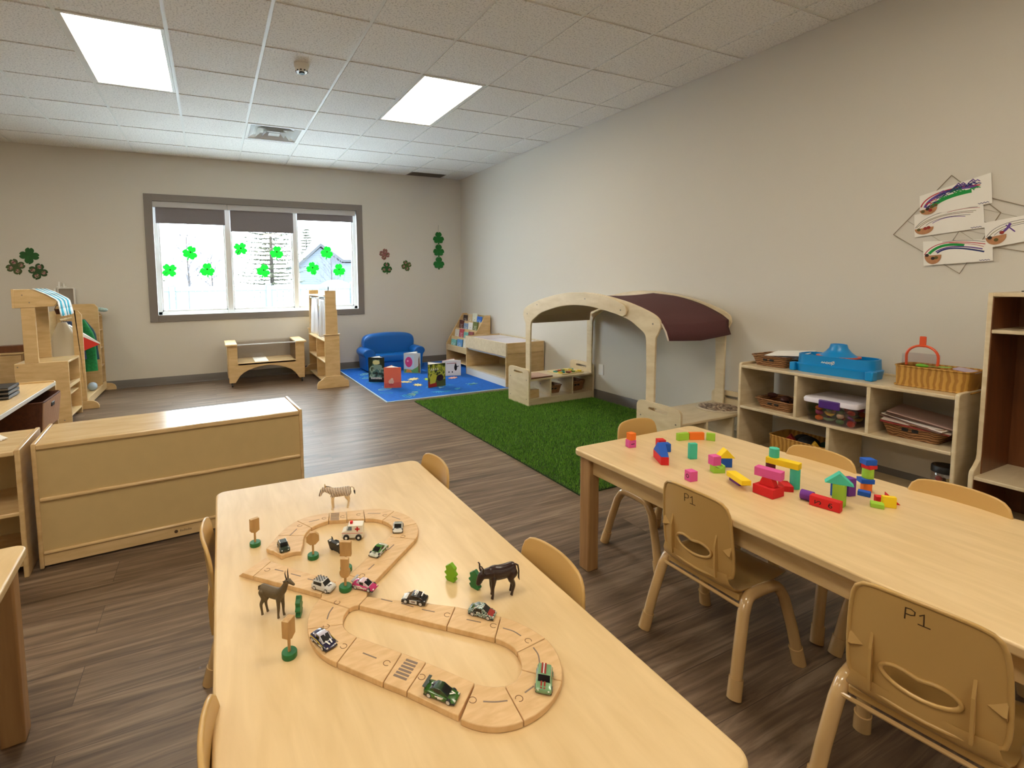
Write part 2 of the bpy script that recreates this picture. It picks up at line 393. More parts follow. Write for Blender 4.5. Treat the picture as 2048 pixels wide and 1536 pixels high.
# ================================================================ ROOM SHELL
gx = [-0.1927+0.6096*k for k in range(-8, 8)]; gx = [x for x in gx if XL < x < XR]
gy = [0.18592+0.6096*k for k in range(-7, 13)]; gy = [y for y in gy if YF < y < YB]
fl = MB().box(XL, XR, YF, YB, -0.1, 0.0).build('floor', M['floor'], smooth=0); struct(fl)
lights = [(-0.8023, 3.8435), (1.6361, 3.8435), (-0.8023, 0.1859), (1.6361, 0.1859), (-3.2407, 3.8435), (-3.2407, 0.1859), (-0.8023, -3.4713), (1.6361, -3.4713)]
def in_light(x, y): return any(lx-.01 < x < lx+.62 and ly-.01 < y < ly+1.23 for lx, ly in lights)
VENT = (0.4169, 5.6723)
mb = MB(); g = 0.012
xs = [XL]+gx+[XR]; ys = [YF]+gy+[YB]
for i in range(len(xs)-1):
    for j in range(len(ys)-1):
        cx, cy = (xs[i]+xs[i+1])/2, (ys[j]+ys[j+1])/2
        if in_light(cx, cy) or (VENT[0] < cx < VENT[0]+.61 and VENT[1] < cy < VENT[1]+.61): continue
        a, b = xs[i]+(g if i else 0.004), xs[i+1]-(g if i < len(xs)-2 else 0.004)
        c, d = ys[j]+(g if j else 0.004), ys[j+1]-(g if j < len(ys)-2 else 0.004)
        if 2.85 < cx < 3.46 and cy > 7: d = 7.185
        mb.mat(0).box(a, b, c, d, ZC-0.007, ZC+0.012)
cl = mb.build('ceiling', M['ceiling'], smooth=0); struct(cl)
mb = MB()
for x in gx: mb.box(x-0.012, x+0.012, YF, YB, ZC-0.001, ZC+0.02)
for y in gy: mb.box(XL, XR, y-0.012, y+0.012, ZC-0.0005, ZC+0.018)
struct(mb.build('trim_1', M['tbar'], smooth=0))
struct(MB().box(XL, XR, YF, YB, ZC+0.03, ZC+0.1).build('ceiling', M['tbar'], smooth=0))
# walls
WX0, WX1, WZ0, WZ1 = -0.642, 2.045, 0.918, 2.402
T = 0.16
mb = MB().box(XL, WX0, YB, YB+T, 0, ZC+.1).box(WX1, XR+T, YB, YB+T, 0, ZC+.1).box(WX0, WX1, YB, YB+T, 0, WZ0).box(WX0, WX1, YB, YB+T, WZ1, ZC+.1)
struct(mb.build('wall_back', M['wall'], smooth=0))
struct(MB().box(XR, XR+T, YF-T, YB, 0, ZC+.1).build('wall_right', M['wall'], smooth=0))
struct(MB().box(XL-T, XL, YF-T, YB+T, 0, ZC+.1).build('wall_left', M['wall'], smooth=0))
struct(MB().box(XL, XR, YF-T, YF, 0, ZC+.1).build('wall_front', M['wall'], smooth=0))
def cove(y0, y1): return [(0, 0.104), (0.004, 0.100), (0.004, 0.02), (0.008, 0.008), (0.018, 0.0), (0, 0)]
mb = MB(); mb.prism([(YB-a, z) for a, z in cove(0, 0)], XL, XR-0.02, 'x'); struct(mb.build('baseboard_back', M['base'], smooth=50))
mb = MB(); mb.prism([(XR-a, z) for a, z in cove(0, 0)], YF, YB-0.02, 'y'); struct(mb.build('baseboard_right', M['base'], smooth=50))

# ---------------------------------------------------------------- window
win = bpy.data.objects.new('window_1', None); COL.objects.link(win); win.location = (0, 0, 0); struct(win)
ox0, ox1, oz0, oz1 = -0.735, 2.134, 0.835, 2.486
cas = [(ox0, WX0+.004, YB-.02, YB, oz0, oz1), (WX1-.004, ox1, YB-.02, YB, oz0, oz1), (WX0, WX1, YB-.021, YB, WZ1-.004, oz1), (WX0, WX1, YB-.021, YB, oz0, WZ0+.004)]
B('window_casing', M['casing'], win, cas, 0.002)
fy0, fy1 = YB+0.055, YB+0.115
fr = [(WX0, WX0+.05, fy0, fy1, WZ0, WZ1), (WX1-.05, WX1, fy0, fy1, WZ0, WZ1), (WX0, WX1, fy0, fy1, WZ0, WZ0+.045), (WX0, WX1, fy0, fy1, WZ1-.05, WZ1)]
B('window_frame', M['vinyl'], win, fr, 0.003)
B('window_jamb', M['vinyl'], win, [(WX0-.002, WX0+.004, YB-.005, fy0, WZ0, WZ1), (WX1-.004, WX1+.002, YB-.005, fy0, WZ0, WZ1), (WX0, WX1, YB-.005, fy0, WZ0-.002, WZ0+.005)], 0)
for a, b in ((0.205, 0.282), (1.106, 1.170)):
    B('mullion', M['vinyl'], win, [(a, b, fy0-.004, fy1+.004, WZ0, WZ1)], 0.004)
for a, b in ((WX0+.05, .205), (.282, 1.106), (1.170, WX1-.05)):
    B('pane', M['glass'], win, [(a, b, fy0+.03, fy0+.034, WZ0+.04, WZ1-.04)], 0)
    B('sash', M['vinyl'], win, [(a, a+.018, fy0+.012, fy1-.01, WZ0+.045, WZ1-.05), (b-.018, b, fy0+.012, fy1-.01, WZ0+.045, WZ1-.05), (a, b, fy0+.012, fy1-.01, WZ0+.045, WZ0+.066)], 0.002)
for (a, b, zb, lb) in ((-0.612, .214, 2.118, 'grey roller shade over the left window pane'), (.282, 1.118, 2.038, 'grey roller shade over the middle pane, pulled down furthest'), (1.175, 1.995, 2.226, 'grey roller shade over the right pane, rolled up highest')):
    t = thing('roller_shade', lb, 'window shade', ((a+b)/2, YB+.022, WZ1), 0, 'roller shades in the window')
    w = (b-a)/2
    mb = MB().box(-w-.03, w+.03, -.022, .02, -.078, -.004); mb.build('shade_valance', M['shadebox'], t, bevel=.004)
    MB().box(-w, w, .004, .0055, zb-WZ1+.012, -.06).build('shade_fabric', M['shade'], t, smooth=0)
    mb = MB().at(0, .005, zb-WZ1+.008).tube([(-w, 0, 0), (w, 0, 0)], .008, 10); mb.build('hem_bar', M['shade'], t)

# ---------------------------------------------------------------- ceiling fixtures
for i, (lx, ly) in enumerate(lights):
    if i < 2: lb = ('lit rectangular ceiling light panel at the left, nearer the camera side', 'lit rectangular ceiling light panel right of the smoke detector')[i]
    else: lb = 'lit rectangular ceiling light panel behind the camera or out of frame'
    t = thing('ceiling_light_panel', lb, 'ceiling light', (lx+.3048, ly+.6096, ZC), 0, 'flat ceiling light panels')
    w, d = .3048-.013, .6096-.013
    MB().ring([(-w, -d), (w, -d), (w, d), (-w, d)], [(-w+.022, -d+.022), (w-.022, -d+.022), (w-.022, d-.022), (-w+.022, d-.022)], -.009, .012).build('light_frame', M['tbar'], t, smooth=0)
    MB().box(-w+.02, w-.02, -d+.02, d-.02, -.004, .006).build('diffuser', M['panel'], t, smooth=0)
t = thing('smoke_detector', 'round cream smoke detector on the ceiling between the two lights', 'smoke detector', (.712, 4.05, ZC-.007))
MB().lathe([(.0, 0), (.058, 0), (.058, -.012), (.052, -.03)], 28).build('base', M['white'], t, smooth=40)
MB().lathe([(.050, -.026), (.050, -.045), (.040, -.058), (.0, -.058)], 28).build('housing', M['white'], t, smooth=40)
mb = MB()
for k in range(10):
    a = 2*PI*k/10; mb.at(.041*math.cos(a), .041*math.sin(a), -.052, rz=a).box(-.008, .006, -.006, .006, -.005, .004)
mb.at(0, 0, 0).lathe([(.022, -.056), (.022, -.07), (.0, -.07)], 16)
mb.build('sensor_grille', M['black'], t)
t = thing('ceiling_vent', 'square white metal air diffuser set in the ceiling near the window', 'air vent', (VENT[0]+.3048, VENT[1]+.3048, ZC))
sq = lambda r: [(-r, -r), (r, -r), (r, r), (-r, r)]
MB().ring(sq(.292), sq(.262), -.010, .0).build('vent_frame', M['tbar'], t, smooth=0)
M['vent'] = mat('vent_metal', (214, 216, 214), .25, metal=.3)
for r0_, r1_, z0_, z1_ in ((.262, .20, .0, .035), (.19, .13, -.012, .035), (.12, .07, -.016, .03)):
    mb = MB(); mb.loft([[(x, y, z0_) for x, y in sq(r0_)], [(x, y, z1_) for x, y in sq(r1_)]], caps=False); mb.build('vent_cone', M['vent'], t, smooth=0, solid=.003)
MB().box(-.29, .29, -.29, .29, .09, .095).build('vent_box', M['black'], t, smooth=0)
MB().box(-.06, .06, -.06, .06, -.014, -.010).build('vent_plate', M['vent'], t)
t = thing('return_grille', 'small grey grille in the ceiling at the window wall corner', 'air vent', (3.16, 7.315, ZC))
M['grille'] = mat('taupe_grille', (142, 132, 120), .7)
MB().box(-.292, .292, -.125, .125, -.004, .004).build('grille_frame', M['grille'], t, smooth=0)
mb = MB()
for k in range(9): mb.at(0, -.10+.025*k, -.005, rx=.5).box(-.27, .27, -.008, .008, -.001, .001)
mb.build('louvre', M['grille'], t, smooth=0)
t = thing('wall_outlet', 'white electrical outlet low on the right wall beside the playhouse', 'outlet', (XR-.003, 4.13, .335), 0)
MB().prism(rrect(-.035, .035, -.057, .057, .005), -.004, .003, 'x').build('outlet_plate', M['white'], t, bevel=.001)
mb = MB()
for z in (-.02, .02): mb.prism([(a, b+z) for a, b in rrect(-.016, .016, -.013, .013, .006)], -.006, -.003, 'x')
mb.build('socket', M['paper'], t)

# ================================================================ OUTSIDE
GZ = -0.5
struct(MB().box(-30, 40, YB+T, 60, GZ-.3, GZ).build('ground', M['snow'], smooth=0))
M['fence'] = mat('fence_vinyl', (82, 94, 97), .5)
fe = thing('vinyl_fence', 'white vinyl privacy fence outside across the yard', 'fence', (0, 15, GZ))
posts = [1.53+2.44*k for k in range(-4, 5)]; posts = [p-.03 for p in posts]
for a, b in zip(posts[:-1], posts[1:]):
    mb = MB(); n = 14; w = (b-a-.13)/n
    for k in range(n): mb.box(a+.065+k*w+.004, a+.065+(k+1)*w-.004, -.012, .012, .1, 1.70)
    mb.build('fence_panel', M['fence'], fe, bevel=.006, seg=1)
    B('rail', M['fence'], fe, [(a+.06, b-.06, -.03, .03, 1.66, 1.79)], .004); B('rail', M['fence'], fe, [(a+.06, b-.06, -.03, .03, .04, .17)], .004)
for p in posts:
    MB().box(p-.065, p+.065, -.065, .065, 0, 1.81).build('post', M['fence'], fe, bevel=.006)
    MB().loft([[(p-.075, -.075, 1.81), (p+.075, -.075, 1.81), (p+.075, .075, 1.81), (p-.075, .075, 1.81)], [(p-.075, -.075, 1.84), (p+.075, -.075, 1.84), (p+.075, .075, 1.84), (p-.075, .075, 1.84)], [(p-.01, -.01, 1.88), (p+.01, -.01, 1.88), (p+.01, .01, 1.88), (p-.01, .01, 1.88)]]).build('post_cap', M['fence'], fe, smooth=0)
M['bark'] = mat('tree_bark', (60, 55, 53), .9, noise=(20, .3)); M['needle'] = mat('conifer_needles', (62, 67, 47), .9, noise=(3, .35)); M['twig'] = mat('bare_twigs', (72, 72, 78), .9)
def bare_tree(x, y, h, label, seed, spread=.5):
    rnd = random.Random(seed); t = thing('bare_tree', label, 'tree', (x, y, GZ), 0, 'trees beyond the fence')
    tr = MB(); tw = MB()
    tr.tube([(0, 0, 0), (.02, 0, h*.4), (-.02, 0, h*.97)], [.055, .04, .006], 7)
    def grow(p, d, l, r, lev):
        q = p+d*l; mid = p+d*l*.5+Vector((rnd.uniform(-1, 1), rnd.uniform(-1, 1), rnd.uniform(-.3, .6)))*l*.06
        tw.tube([p, mid, q], [r, r*.8, r*.5], 4)
        if lev <= 0: return
        for k in range(4 if lev > 1 else 3):
            f = rnd.uniform(.35, 1); b = p+d*l*f
            nd = (d+Vector((rnd.uniform(-1, 1), rnd.uniform(-1, 1), rnd.uniform(-.25, .6)))*.75).normalized()
            grow(b, nd, l*rnd.uniform(.4, .65), r*.55, lev-1)
    for k in range(26):
        f = .36+.6*k/26; a = k*2.4
        d = Vector((math.cos(a)*spread, math.sin(a)*spread, .55)).normalized()
        grow(Vector((0, 0, h*f)), d, h*.34*(1.08-f)+.12, .014, 3)
    tr.build('trunk', M['bark'], t); tw.build('branches', M['twig'], t)
def conifer(x, y, h, w, label, seed, gap=.17):
    rnd = random.Random(seed); t = thing('conifer_tree', label, 'tree', (x, y, GZ), 0, 'trees beyond the fence')
    MB().tube([(0, 0, 0), (0, 0, h)], [.11, .01], 8).build('trunk', M['bark'], t)
    br = MB(); z = .5
    while z < h*.97:
        L = w*(1-z/h)**.75+.12; nb = 9
        for k in range(nb):
            a = 2*PI*k/nb+rnd.uniform(-.3, .3); l = L*rnd.uniform(.7, 1.1); dx, dy = math.cos(a), math.sin(a)
            pts = [Vector((dx*l*f, dy*l*f, z-.10*l*f+.16*l*f*f+rnd.uniform(-.02, .02))) for f in (0, .35, .7, 1)]
            br.tube(pts, [.014, .01, .007, .003], 4)
            for q in range(int(14+l*34)):
                f = rnd.uniform(.15, 1); i = min(2, int(f*3)); p = pts[i].lerp(pts[i+1], f*3-i)
                sd = 1 if q % 2 else -1; le = rnd.uniform(.07, .2)
                d = Vector((dx*.6-dy*sd*.9, dy*.6+dx*sd*.9, rnd.uniform(-.5, .2))).normalized()*le
                n = Vector((0, 0, 1)).cross(d).normalized()*.016; u = Vector((0, 0, .012))
                br.add([p-n, p+n, p+d+n*.3, p+d-n*.3, p+d*.5+u], [(0, 1, 4), (1, 2, 4), (2, 3, 4), (3, 0, 4)])
        z += gap*rnd.uniform(.8, 1.15)
    br.build('foliage', M['needle'], t, smooth=0)
bare_tree(-.68, 19, 3.75, 'leafless ornamental tree behind the fence, left window pane', 3)
bare_tree(.05, 20, 3.1, 'shorter leafless tree beside the taller bare one, left window pane', 11, .7)
bare_tree(5.3, 24, 3.6, 'faint leafless tree behind the house roof, right window pane', 5)
conifer(2.25, 21, 6.6, 1.75, 'large green spruce filling the middle window pane', 2)
conifer(-2.2, 20, 3.9, 1.3, 'green conifer at the left edge of the window view', 8)
conifer(5.2, 30, 5.2, .9, 'distant narrow conifer above the house roof', 9)
hs = thing('neighbour_house', 'pale grey-blue house with gabled roof beyond the fence', 'house', (5.6, 27, GZ))
M['siding'] = rib_mat('house_siding', (62, 70, 78), (74, 82, 90), 3.2, 'Z', .7, bump=.2); M['roofsnow'] = M['snow']; M['roofdark'] = mat('roof_edge', (46, 48, 52), .8)
MB().prism([(-1.3, 0), (4.5, 0), (4.5, 2.95), (.95, 2.95), (-.2, 3.75), (-1.3, 2.8)], 0, 3, 'y').build('wall', M['siding'], hs, smooth=0)
MB().prism([(-1.5, 2.62), (-.2, 3.82), (.95, 3.0), (4.6, 3.0), (4.6, 3.12), (1.0, 3.12), (-.2, 3.98), (-1.6, 2.72)], -.2, 3.2, 'y').build('roof', M['roofdark'], hs, smooth=0)
MB().prism([(-1.5, 2.78), (-.2, 3.98), (1.0, 3.13), (4.6, 3.13), (4.6, 3.6), (.6, 4.0), (-.2, 4.06)], -.1, 3.2, 'y').build('roof_snow', M['snow'], hs, smooth=0)
sh = thing('snow_covered_mound', 'rounded snow covered mound seen just above the fence', 'snow mound', (5.0, 22, GZ))
MB().at(0, 0, .9).ball((0, 0, 0), 1, 24, 1.1, .8, 1.1).build('mound', M['snow'], sh)

# ================================================================ TABLES
def table(label, cx, cy, rz, w, l, top_mat='birchy'):
    t = thing('activity_table', label, 'table', (cx, cy, 0), rz, 'birch classroom tables')
    o = MB().prism(rrect(-w/2, w/2, -l/2, l/2, .035, 8), TZ-.027, TZ).build('tabletop', M[top_mat], t, bevel=.006, seg=3)
    ix, iy = w/2-.045, l/2-.05
    for a, b in ((-ix, -ix+.02), (ix-.02, ix)): B('apron', M['birch'], t, [(a, b, -iy+.03, iy-.03, TZ-.105, TZ-.042)], .003)
    for a, b in ((-iy, -iy+.02), (iy-.02, iy)): B('apron', M['birch'], t, [(-ix+.03, ix-.03, a, b, TZ-.105, TZ-.042)], .003)
    B('top_cleat', M['birch'], t, [(-ix+.005, ix-.005, -iy+.01, iy-.01, TZ-.044, TZ-.0265)], 0)
    for sx in (-1, 1):
        for sy in (-1, 1):
            x, y = sx*(w/2-.052), sy*(l/2-.055)
            B('leg', M['leg'], t, [(x-.03, x+.03, y-.03, y+.03, .0, TZ-.027)], .006)
    return t
table('birch table in the foreground carrying the wooden road and toy cars', .3615, 1.190, math.radians(-.8), .778, 1.475)
table('birch table with the coloured foam blocks on it', 1.838, .985, math.radians(.3), .772, 1.52)
table('birch table at the lower left edge, bare, mostly out of frame', -.862, 1.03, math.radians(3.5), .772, 1.48)

# ================================================================ CHAIRS
def bean(n=36):
    """kidney-shaped hand hole in the chair back: (x, z)"""
    p = []
    for i in range(n):
        a = 2*PI*i/n; x = .066*math.cos(a); z = .030*math.sin(a)
        if math.sin(a) > 0: z = .026*math.sin(a)-.010*math.exp(-(x/.022)**2)
        p.append((x, z+.405))
    return p
def chair_surface(x, z, d=0):
    """y of the back shell at (x,z); d pushes outward to the rear"""
    return -.135-.16*(z-.33)*.55+1.15*x*x-d
def make_chair(label):
    t = thing('toddler_chair', label, 'chair', (0, 0, 0), 0, 'tan toddler chairs')
    hole = bean(); n = len(hole)
    out = [(.128, .360), (.131, .41), (.128, .50), (.122, .556), (.112, .58), (.092, .592), (.05, .598), (0, .600)]
    out = out+[(-x, z) for x, z in out[::-1][1:]]+[(-.118, .345), (-.07, .330), (0, .326), (.07, .330), (.118, .345)]
    c0 = (0, .41)
    on_ = resample(spline(out, 5, True), n*2, c0); hole2 = [hole[i//2] if i % 2 == 0 else tuple((hole[i//2][k]+hole[(i//2+1) % n][k])/2 for k in (0, 1)) for i in range(2*n)]
    hole2 = resample(hole2, n*2, c0)
    loops = []
    for f in (0, .25, .5, .75, 1):
        loops.append([(h[0]+(o[0]-h[0])*f, h[1]+(o[1]-h[1])*f) for h, o in zip(hole2, on_)])
    back = MB()
    L3 = [[(x, chair_surface(x, z, -.003), z) for x, z in l] for l in loops]+[[(x, chair_surface(x, z, .003), z) for x, z in l] for l in loops[::-1]]
    back.loft(L3+[L3[0]], caps=False)
    back.tube([(x, chair_surface(x, z, .002), z) for x, z in on_], .0052, 8, closed=True)
    back.tube([(x, chair_surface(x, z, .004), z) for x, z in hole2], .0048, 8, closed=True)
    back.build('backrest', M['chair'], t, smooth=60)
    for s in (-1, 1):
        rb = MB(); x = s*.083
        q = [(z, chair_surface(x, z, .002)) for z in (.335, .36, .40, .44, .475)]
        poly = [(y, z) for z, y in q]+[(q[4][1]-.001, .478), (q[3][1]-.013, .44), (q[1][1]-.018, .37), (q[0][1]-.016, .335)]
        rb.prism(poly, x-.0028, x+.0028, 'x')
        rb.build('rib', M['chair'], t, smooth=0); rb = MB()
        for zz in (.445,):
            xx = s*.128; y0 = chair_surface(xx, zz)
            rb.add([(xx, y0, zz+.02), (xx, y0, zz-.035), (xx-s*.030, chair_surface(xx-s*.03, zz)-.001, zz-.012), (xx, y0-.014, zz-.02), (xx-s*.006, y0-.014, zz-.02)], [(0, 1, 2), (0, 2, 4, 3), (1, 3, 4, 2), (0, 3, 1)])
        rb.build('gusset', M['chair'], t, smooth=0)
    # seat pan, joined to the back by a curved rear edge
    st = MB(); rows = []
    for k, (y, z, w) in enumerate([(-.138, .352, .118), (-.135, .325, .126), (-.120, .306, .134), (-.09, .299, .139), (-.02, .297, .142), (.06, .299, .143), (.12, .303, .140), (.148, .300, .132), (.158, .288, .124)]):
        rows.append([(w*f, y, z+.010*abs(f)**3) for f in (-1, -.8, -.5, 0, .5, .8, 1)]+[(w*f*.985, y, z-.006+.010*abs(f)**3) for f in (1, .8, .5, 0, -.5, -.8, -1)])
    st.loft(rows); st.build('seat', M['chair'], t, smooth=60)
    B('seat_bracket', M['chair'], t, [(-.135, .135, -.10, -.07, .270, .293), (-.135, .135, .06, .09, .270, .293)], .004)
    for s in (-1, 1):
        pts = [(s*.176, -.168, .0), (s*.166, -.137, .13), (s*.155, -.104, .245), (s*.150, -.078, .283), (s*.148, -.045, .292), (s*.148, .03, .292), (s*.150, .070, .283), (s*.155, .100, .245), (s*.166, .135, .13), (s*.176, .165, .0)]
        sm = [pts[0], pts[1]]+spline(pts[2:8], 5)+[pts[8], pts[9]]
        half = len(sm)//2
        MB().tube(sm[:half+1], .0175, 14, caps=True).build('leg', M['chairtube'], t, smooth=60)
        MB().tube(sm[half:], .0175, 14, caps=True).build('leg', M['chairtube'], t, smooth=60)
    for s in (-1, 1):
        for p0, p1 in (((s*.1765, -.168, .001), (s*.1715, -.153, .060)), ((s*.1765, .165, .001), (s*.1715, .150, .060))):
            MB().tube([p0, p1], [.0212, .0206], 16).build('foot_cap', M['chairtube'], t, smooth=50)
    mb = MB().tube([(-.150, -.105, .262), (.150, -.105, .262)], .006, 8); mb.build('rear_rod', M['chairtube'], t)
    return t
chair0 = make_chair('tan chair marked P1 at the block table, farther from the camera of two')
chair0.location = (1.585, 1.115, 0); chair0.rotation_euler = (0, 0, math.radians(-90))
def ink(parent):
    """hand-lettered P1 on the rear of a chair back"""
    pl = lambda u, v, h: (u, chair_surface(u, v, .0034)-h, v)
    mb = MB(); b = (-.026, .563)
    P = [(0, -.012), (.001, .014), (.010, .0155), (.0165, .012), (.016, .004), (.010, .001), (.001, .0005)]
    mb.ribbon([(b[0]+x, b[1]+z) for x, z in P], .0022, pl)
    O = [(.024, .008), (.031, .014), (.031, -.012)]
    mb.ribbon([(b[0]+x, b[1]+z) for x, z in O], .0022, pl)
    mb.ribbon([(b[0]+.022, b[1]-.0125), (b[0]+.041, b[1]-.0125)], .0022, pl)
    return mb.build('marker_lettering', M['ink'], parent, smooth=0)
R = math.radians
ch2 = dup(chair0, (1.51, .515, 0), R(-82), 'tan chair marked P1 nearest the camera, at the lower right corner')
ink(chair0); ink(ch2)
for x, y, a, lb in [(2.07, 1.145, 90, 'tan chair across the block table, in front of the low cubby shelf'),
    (2.07, .735, 90, 'tan chair across the block table, in front of the brown locker'),
    (1.905, 1.665, 180, 'tan chair at the end of the block table, beside the green turf'),
    (.635, 1.757, 90, 'tan chair right of the road table, at its far corner'),
    (.625, 1.0, 90, 'tan chair right of the road table, beside the toy buffalo'),
    (.105, 1.535, -90, 'tan chair left of the road table, beside its far corner, seen edge on'),
    (.115, .80, -90, 'tan chair left of the road table, at the bottom edge of the photo')]:
    dup(chair0, (x, y, 0), R(a), lb)
# lettering was added after the copies were taken, so only the two P1 chairs carry it

# ================================================================ LOW CABINET (back towards us)
c = thing('low_cabinet', 'low birch storage cabinet seen from the back, its glossy top reflecting the window', 'cabinet', (-.168, 2.812, 0), R(3.6))
w, d, h = 1.218, .395, .587
B('back_panel', M['hardboard'], c, [(-w/2+.018, w/2-.018, .008, .016, .045, h-.02)], 0)
B('side_panel', M['birch'], c, [(-w/2, -w/2+.018, 0, d, .0, h+.006)], .006, seg=3); B('side_panel', M['birch'], c, [(w/2-.018, w/2, 0, d, .0, h+.006)], .006, seg=3)
B('top_panel', M['birchx'], c, [(-w/2+.018, w/2-.018, -.002, d, h-.024, h)], .005, seg=3)
B('rail', M['birchx'], c, [(-w/2+.018, w/2-.018, -.004, .012, .318, .336)], .007, seg=3); B('rail', M['birchx'], c, [(-w/2+.018, w/2-.018, -.004, .012, .066, .082)], .007, seg=3)
B('kick_board', M['birchx'], c, [(-w/2+.018, w/2-.018, .002, .02, .012, .068)], .002)
B('shelf', M['birchx'], c, [(-w/2+.018, w/2-.018, .02, d, .30, .318)], .002); B('shelf', M['birchx'], c, [(-w/2+.018, w/2-.018, .02, d, .06, .078)], .002)
lg = MB(); ox = -.050; pl = lambda u, v, hh: (u, .0018-hh, v)
lg.prism(ell(ox, .041, .0085, .0085, 20), .0012, .0022, 'y')
rnd = random.Random(4)
for k in range(9):
    u = ox+.018+k*.0062; lg.ribbon([(u, .036), (u, .046-(k % 3)*.002), (u+.003, .046-(k % 3)*.002), (u+.003, .036)], .0012, pl)
lg.build('maker_label', M['ink'], c, smooth=0)

# ---------------------------------------------------------------- corner shelf at the left edge
c = thing('corner_shelf', 'low birch shelf at the left edge with an open front, beside the low cabinet', 'shelf', (-.80, 2.725, 0), R(3.6))
h = .585
B('side_panel', M['birch'], c, [(-.02, .0, 0, .40, 0, h+.005)], .005, seg=3); B('side_panel', M['birch'], c, [(-1.0, -.98, 0, .40, 0, h+.005)], .005)
B('top_panel', M['birchx'], c, [(-.98, -.02, .0, .40, h-.022, h)], .005, seg=3)
B('shelf', M['birchx'], c, [(-.98, -.02, .012, .38, .285, .303)], .003); B('shelf', M['birchx'], c, [(-.98, -.02, .012, .38, .05, .068)], .003)
B('back_panel', M['hardboard'], c, [(-.98, -.02, .382, .392, .03, h-.02)], 0)
p = thing('paper_sheets', 'loose white paper sheets on the corner shelf by the dark basket', 'paper', (-1.02, 3.0, h+.0015), R(20))
for k in range(3): MB().at(0, 0, .001+k*.0016, rz=.12*k).box(-.07, .07, -.10, .10, 0, .0014).build('sheet', M['paper'], p, smooth=0)

# ---------------------------------------------------------------- shelf with white edging and the dark basket
c = thing('open_shelf', 'low birch shelf with white edging, holding a dark ribbed basket, left edge', 'shelf', (-1.085, 4.54, 0), 0)
h = .60; L_ = 1.18; D_ = .40
MB().prism(rrect(-D_, 0, 0, h+.012, .02, 6, (1, 1, 0, 0)), -.018, 0, 'y').build('side_panel', M['birch'], c, bevel=.003)
MB().prism(rrect(-D_, 0, 0, h+.012, .02, 6, (1, 1, 0, 0)), -L_, -L_+.018, 'y').build('side_panel', M['birch'], c, bevel=.003)
tp = B('top_panel', M['birchy'], c, [(-D_, -.004, -L_+.018, -.018, h-.022, h)], .002)
B('edge_band', M['whiteedge'], c, [(-.006, .002, -L_+.018, -.018, h-.024, h+.002)], .002)
B('shelf', M['birchy'], c, [(-D_, -.004, -L_+.018, -.018, .325, .343)], .002); B('shelf', M['birchy'], c, [(-D_, -.004, -L_+.018, -.018, .05, .068)], .002)
B('edge_band', M['whiteedge'], c, [(-.006, .002, -L_+.018, -.018, .324, .356)], .002)
B('back_panel', M['hardboard'], c, [(-D_, -D_+.008, -L_+.018, -.018, .03, h-.02)], 0)
bk = thing('ribbed_basket', 'dark brown basket with pale ribbed front on the white edged shelf', 'basket', (-1.165, 4.19, .345), 0)
W2, L2 = .135, .215
lo = lambda z, s: [(a*s, b*s, z) for a, b in rrect(-W2, W2, -L2, L2, .03, 5)]
MB().loft([lo(0, .86), lo(.205, 1.0), lo(.205, .96), lo(.012, .83)]).build('basket_body', M['darkbrown'], bk, smooth=40)
fp = MB(); n = 22
for k in range(n):
    y = -L2*.86+2*L2*.86*k/(n-1); fp.tube([(W2*.86+.001, y*.93, .01), (W2+.001, y*1.04, .20)], .0062, 6)
fp.build('ribbed_front', mat('pale_rib', (196, 158, 132), .6), bk)
MB().tube([(a, b, .207) for a, b in rrect(-W2, W2, -L2, L2, .03, 5)], .006, 8, closed=True).build('rim', M['darkbrown'], bk)
MB().box(W2-.006, W2+.006, -.035, .035, .145, .172).build('handle_slot', M['black'], bk, bevel=.003)
bx = thing('slatted_crate', 'dark slatted crate on top of the white edged shelf', 'crate', (-1.305, 4.03, .60), 0)
mb = MB()
for k in range(3): mb.box(-.12, .12, -.10, .10, .004+k*.026, .024+k*.026)
mb.build('slats', M['black'], bx, bevel=.002)
M['greyslat'] = mat('grey_label', (128, 122, 116), .6)
mb = MB()
for k in range(3): mb.box(-.105, .121, -.1005, .05, .012+k*.026, .017+k*.026)
mb.build('slat_stripe', M['greyslat'], bx, smooth=0)

# ================================================================ LEFT: MARKET STAND, DRESS-UP UNIT, CUPBOARD
def screw(mb, x, y, z, axis='y', r=.006):
    mb.prism(ell(x if axis != 'x' else y, z if axis != 'z' else y, r, r, 10), (y if axis == 'y' else x)-.0015, (y if axis == 'y' else x)+.0005, axis)
c = thing('market_stand', 'birch play market stand with a blue and white striped awning', 'play stand', (-1.27, 5.76, 0))
h = .60; y1 = .44
B('side_panel', M['birch'], c, [(-.41, 0, 0, .018, 0, h)], .004); B('side_panel', M['birch'], c, [(-.41, 0, y1-.018, y1, 0, h)], .004)
B('counter_top', M['birchx'], c, [(-.41, .0, .018, y1-.018, h-.02, h)], .003)
B('back_panel', M['birch'], c, [(-.41, -.40, .018, y1-.018, .03, h-.02)], 0)
B('shelf', M['birchy'], c, [(-.40, -.003, .018, y1-.018, .06, .078)], .003)
mb = MB(); mb.add([(-.25, .018, .28), (-.004, .018, .335), (-.004, y1-.018, .335), (-.25, y1-.018, .28), (-.25, .018, .295), (-.004, .018, .37), (-.004, y1-.018, .37), (-.25, y1-.018, .295)], [(0, 1, 2, 3), (4, 7, 6, 5), (0, 4, 5, 1), (1, 5, 6, 2), (2, 6, 7, 3), (3, 7, 4, 0)])
mb.build('tilted_shelf', M['birchy'], c, bevel=.002)
B('shelf', M['birchy'], c, [(-.40, -.02, .018, y1-.018, .255, .27)], .003)
for yy in (.0, y1-.022):
    B('pillar', M['birch'], c, [(-.33, -.225, yy, yy+.022, h, 1.125)], .003)
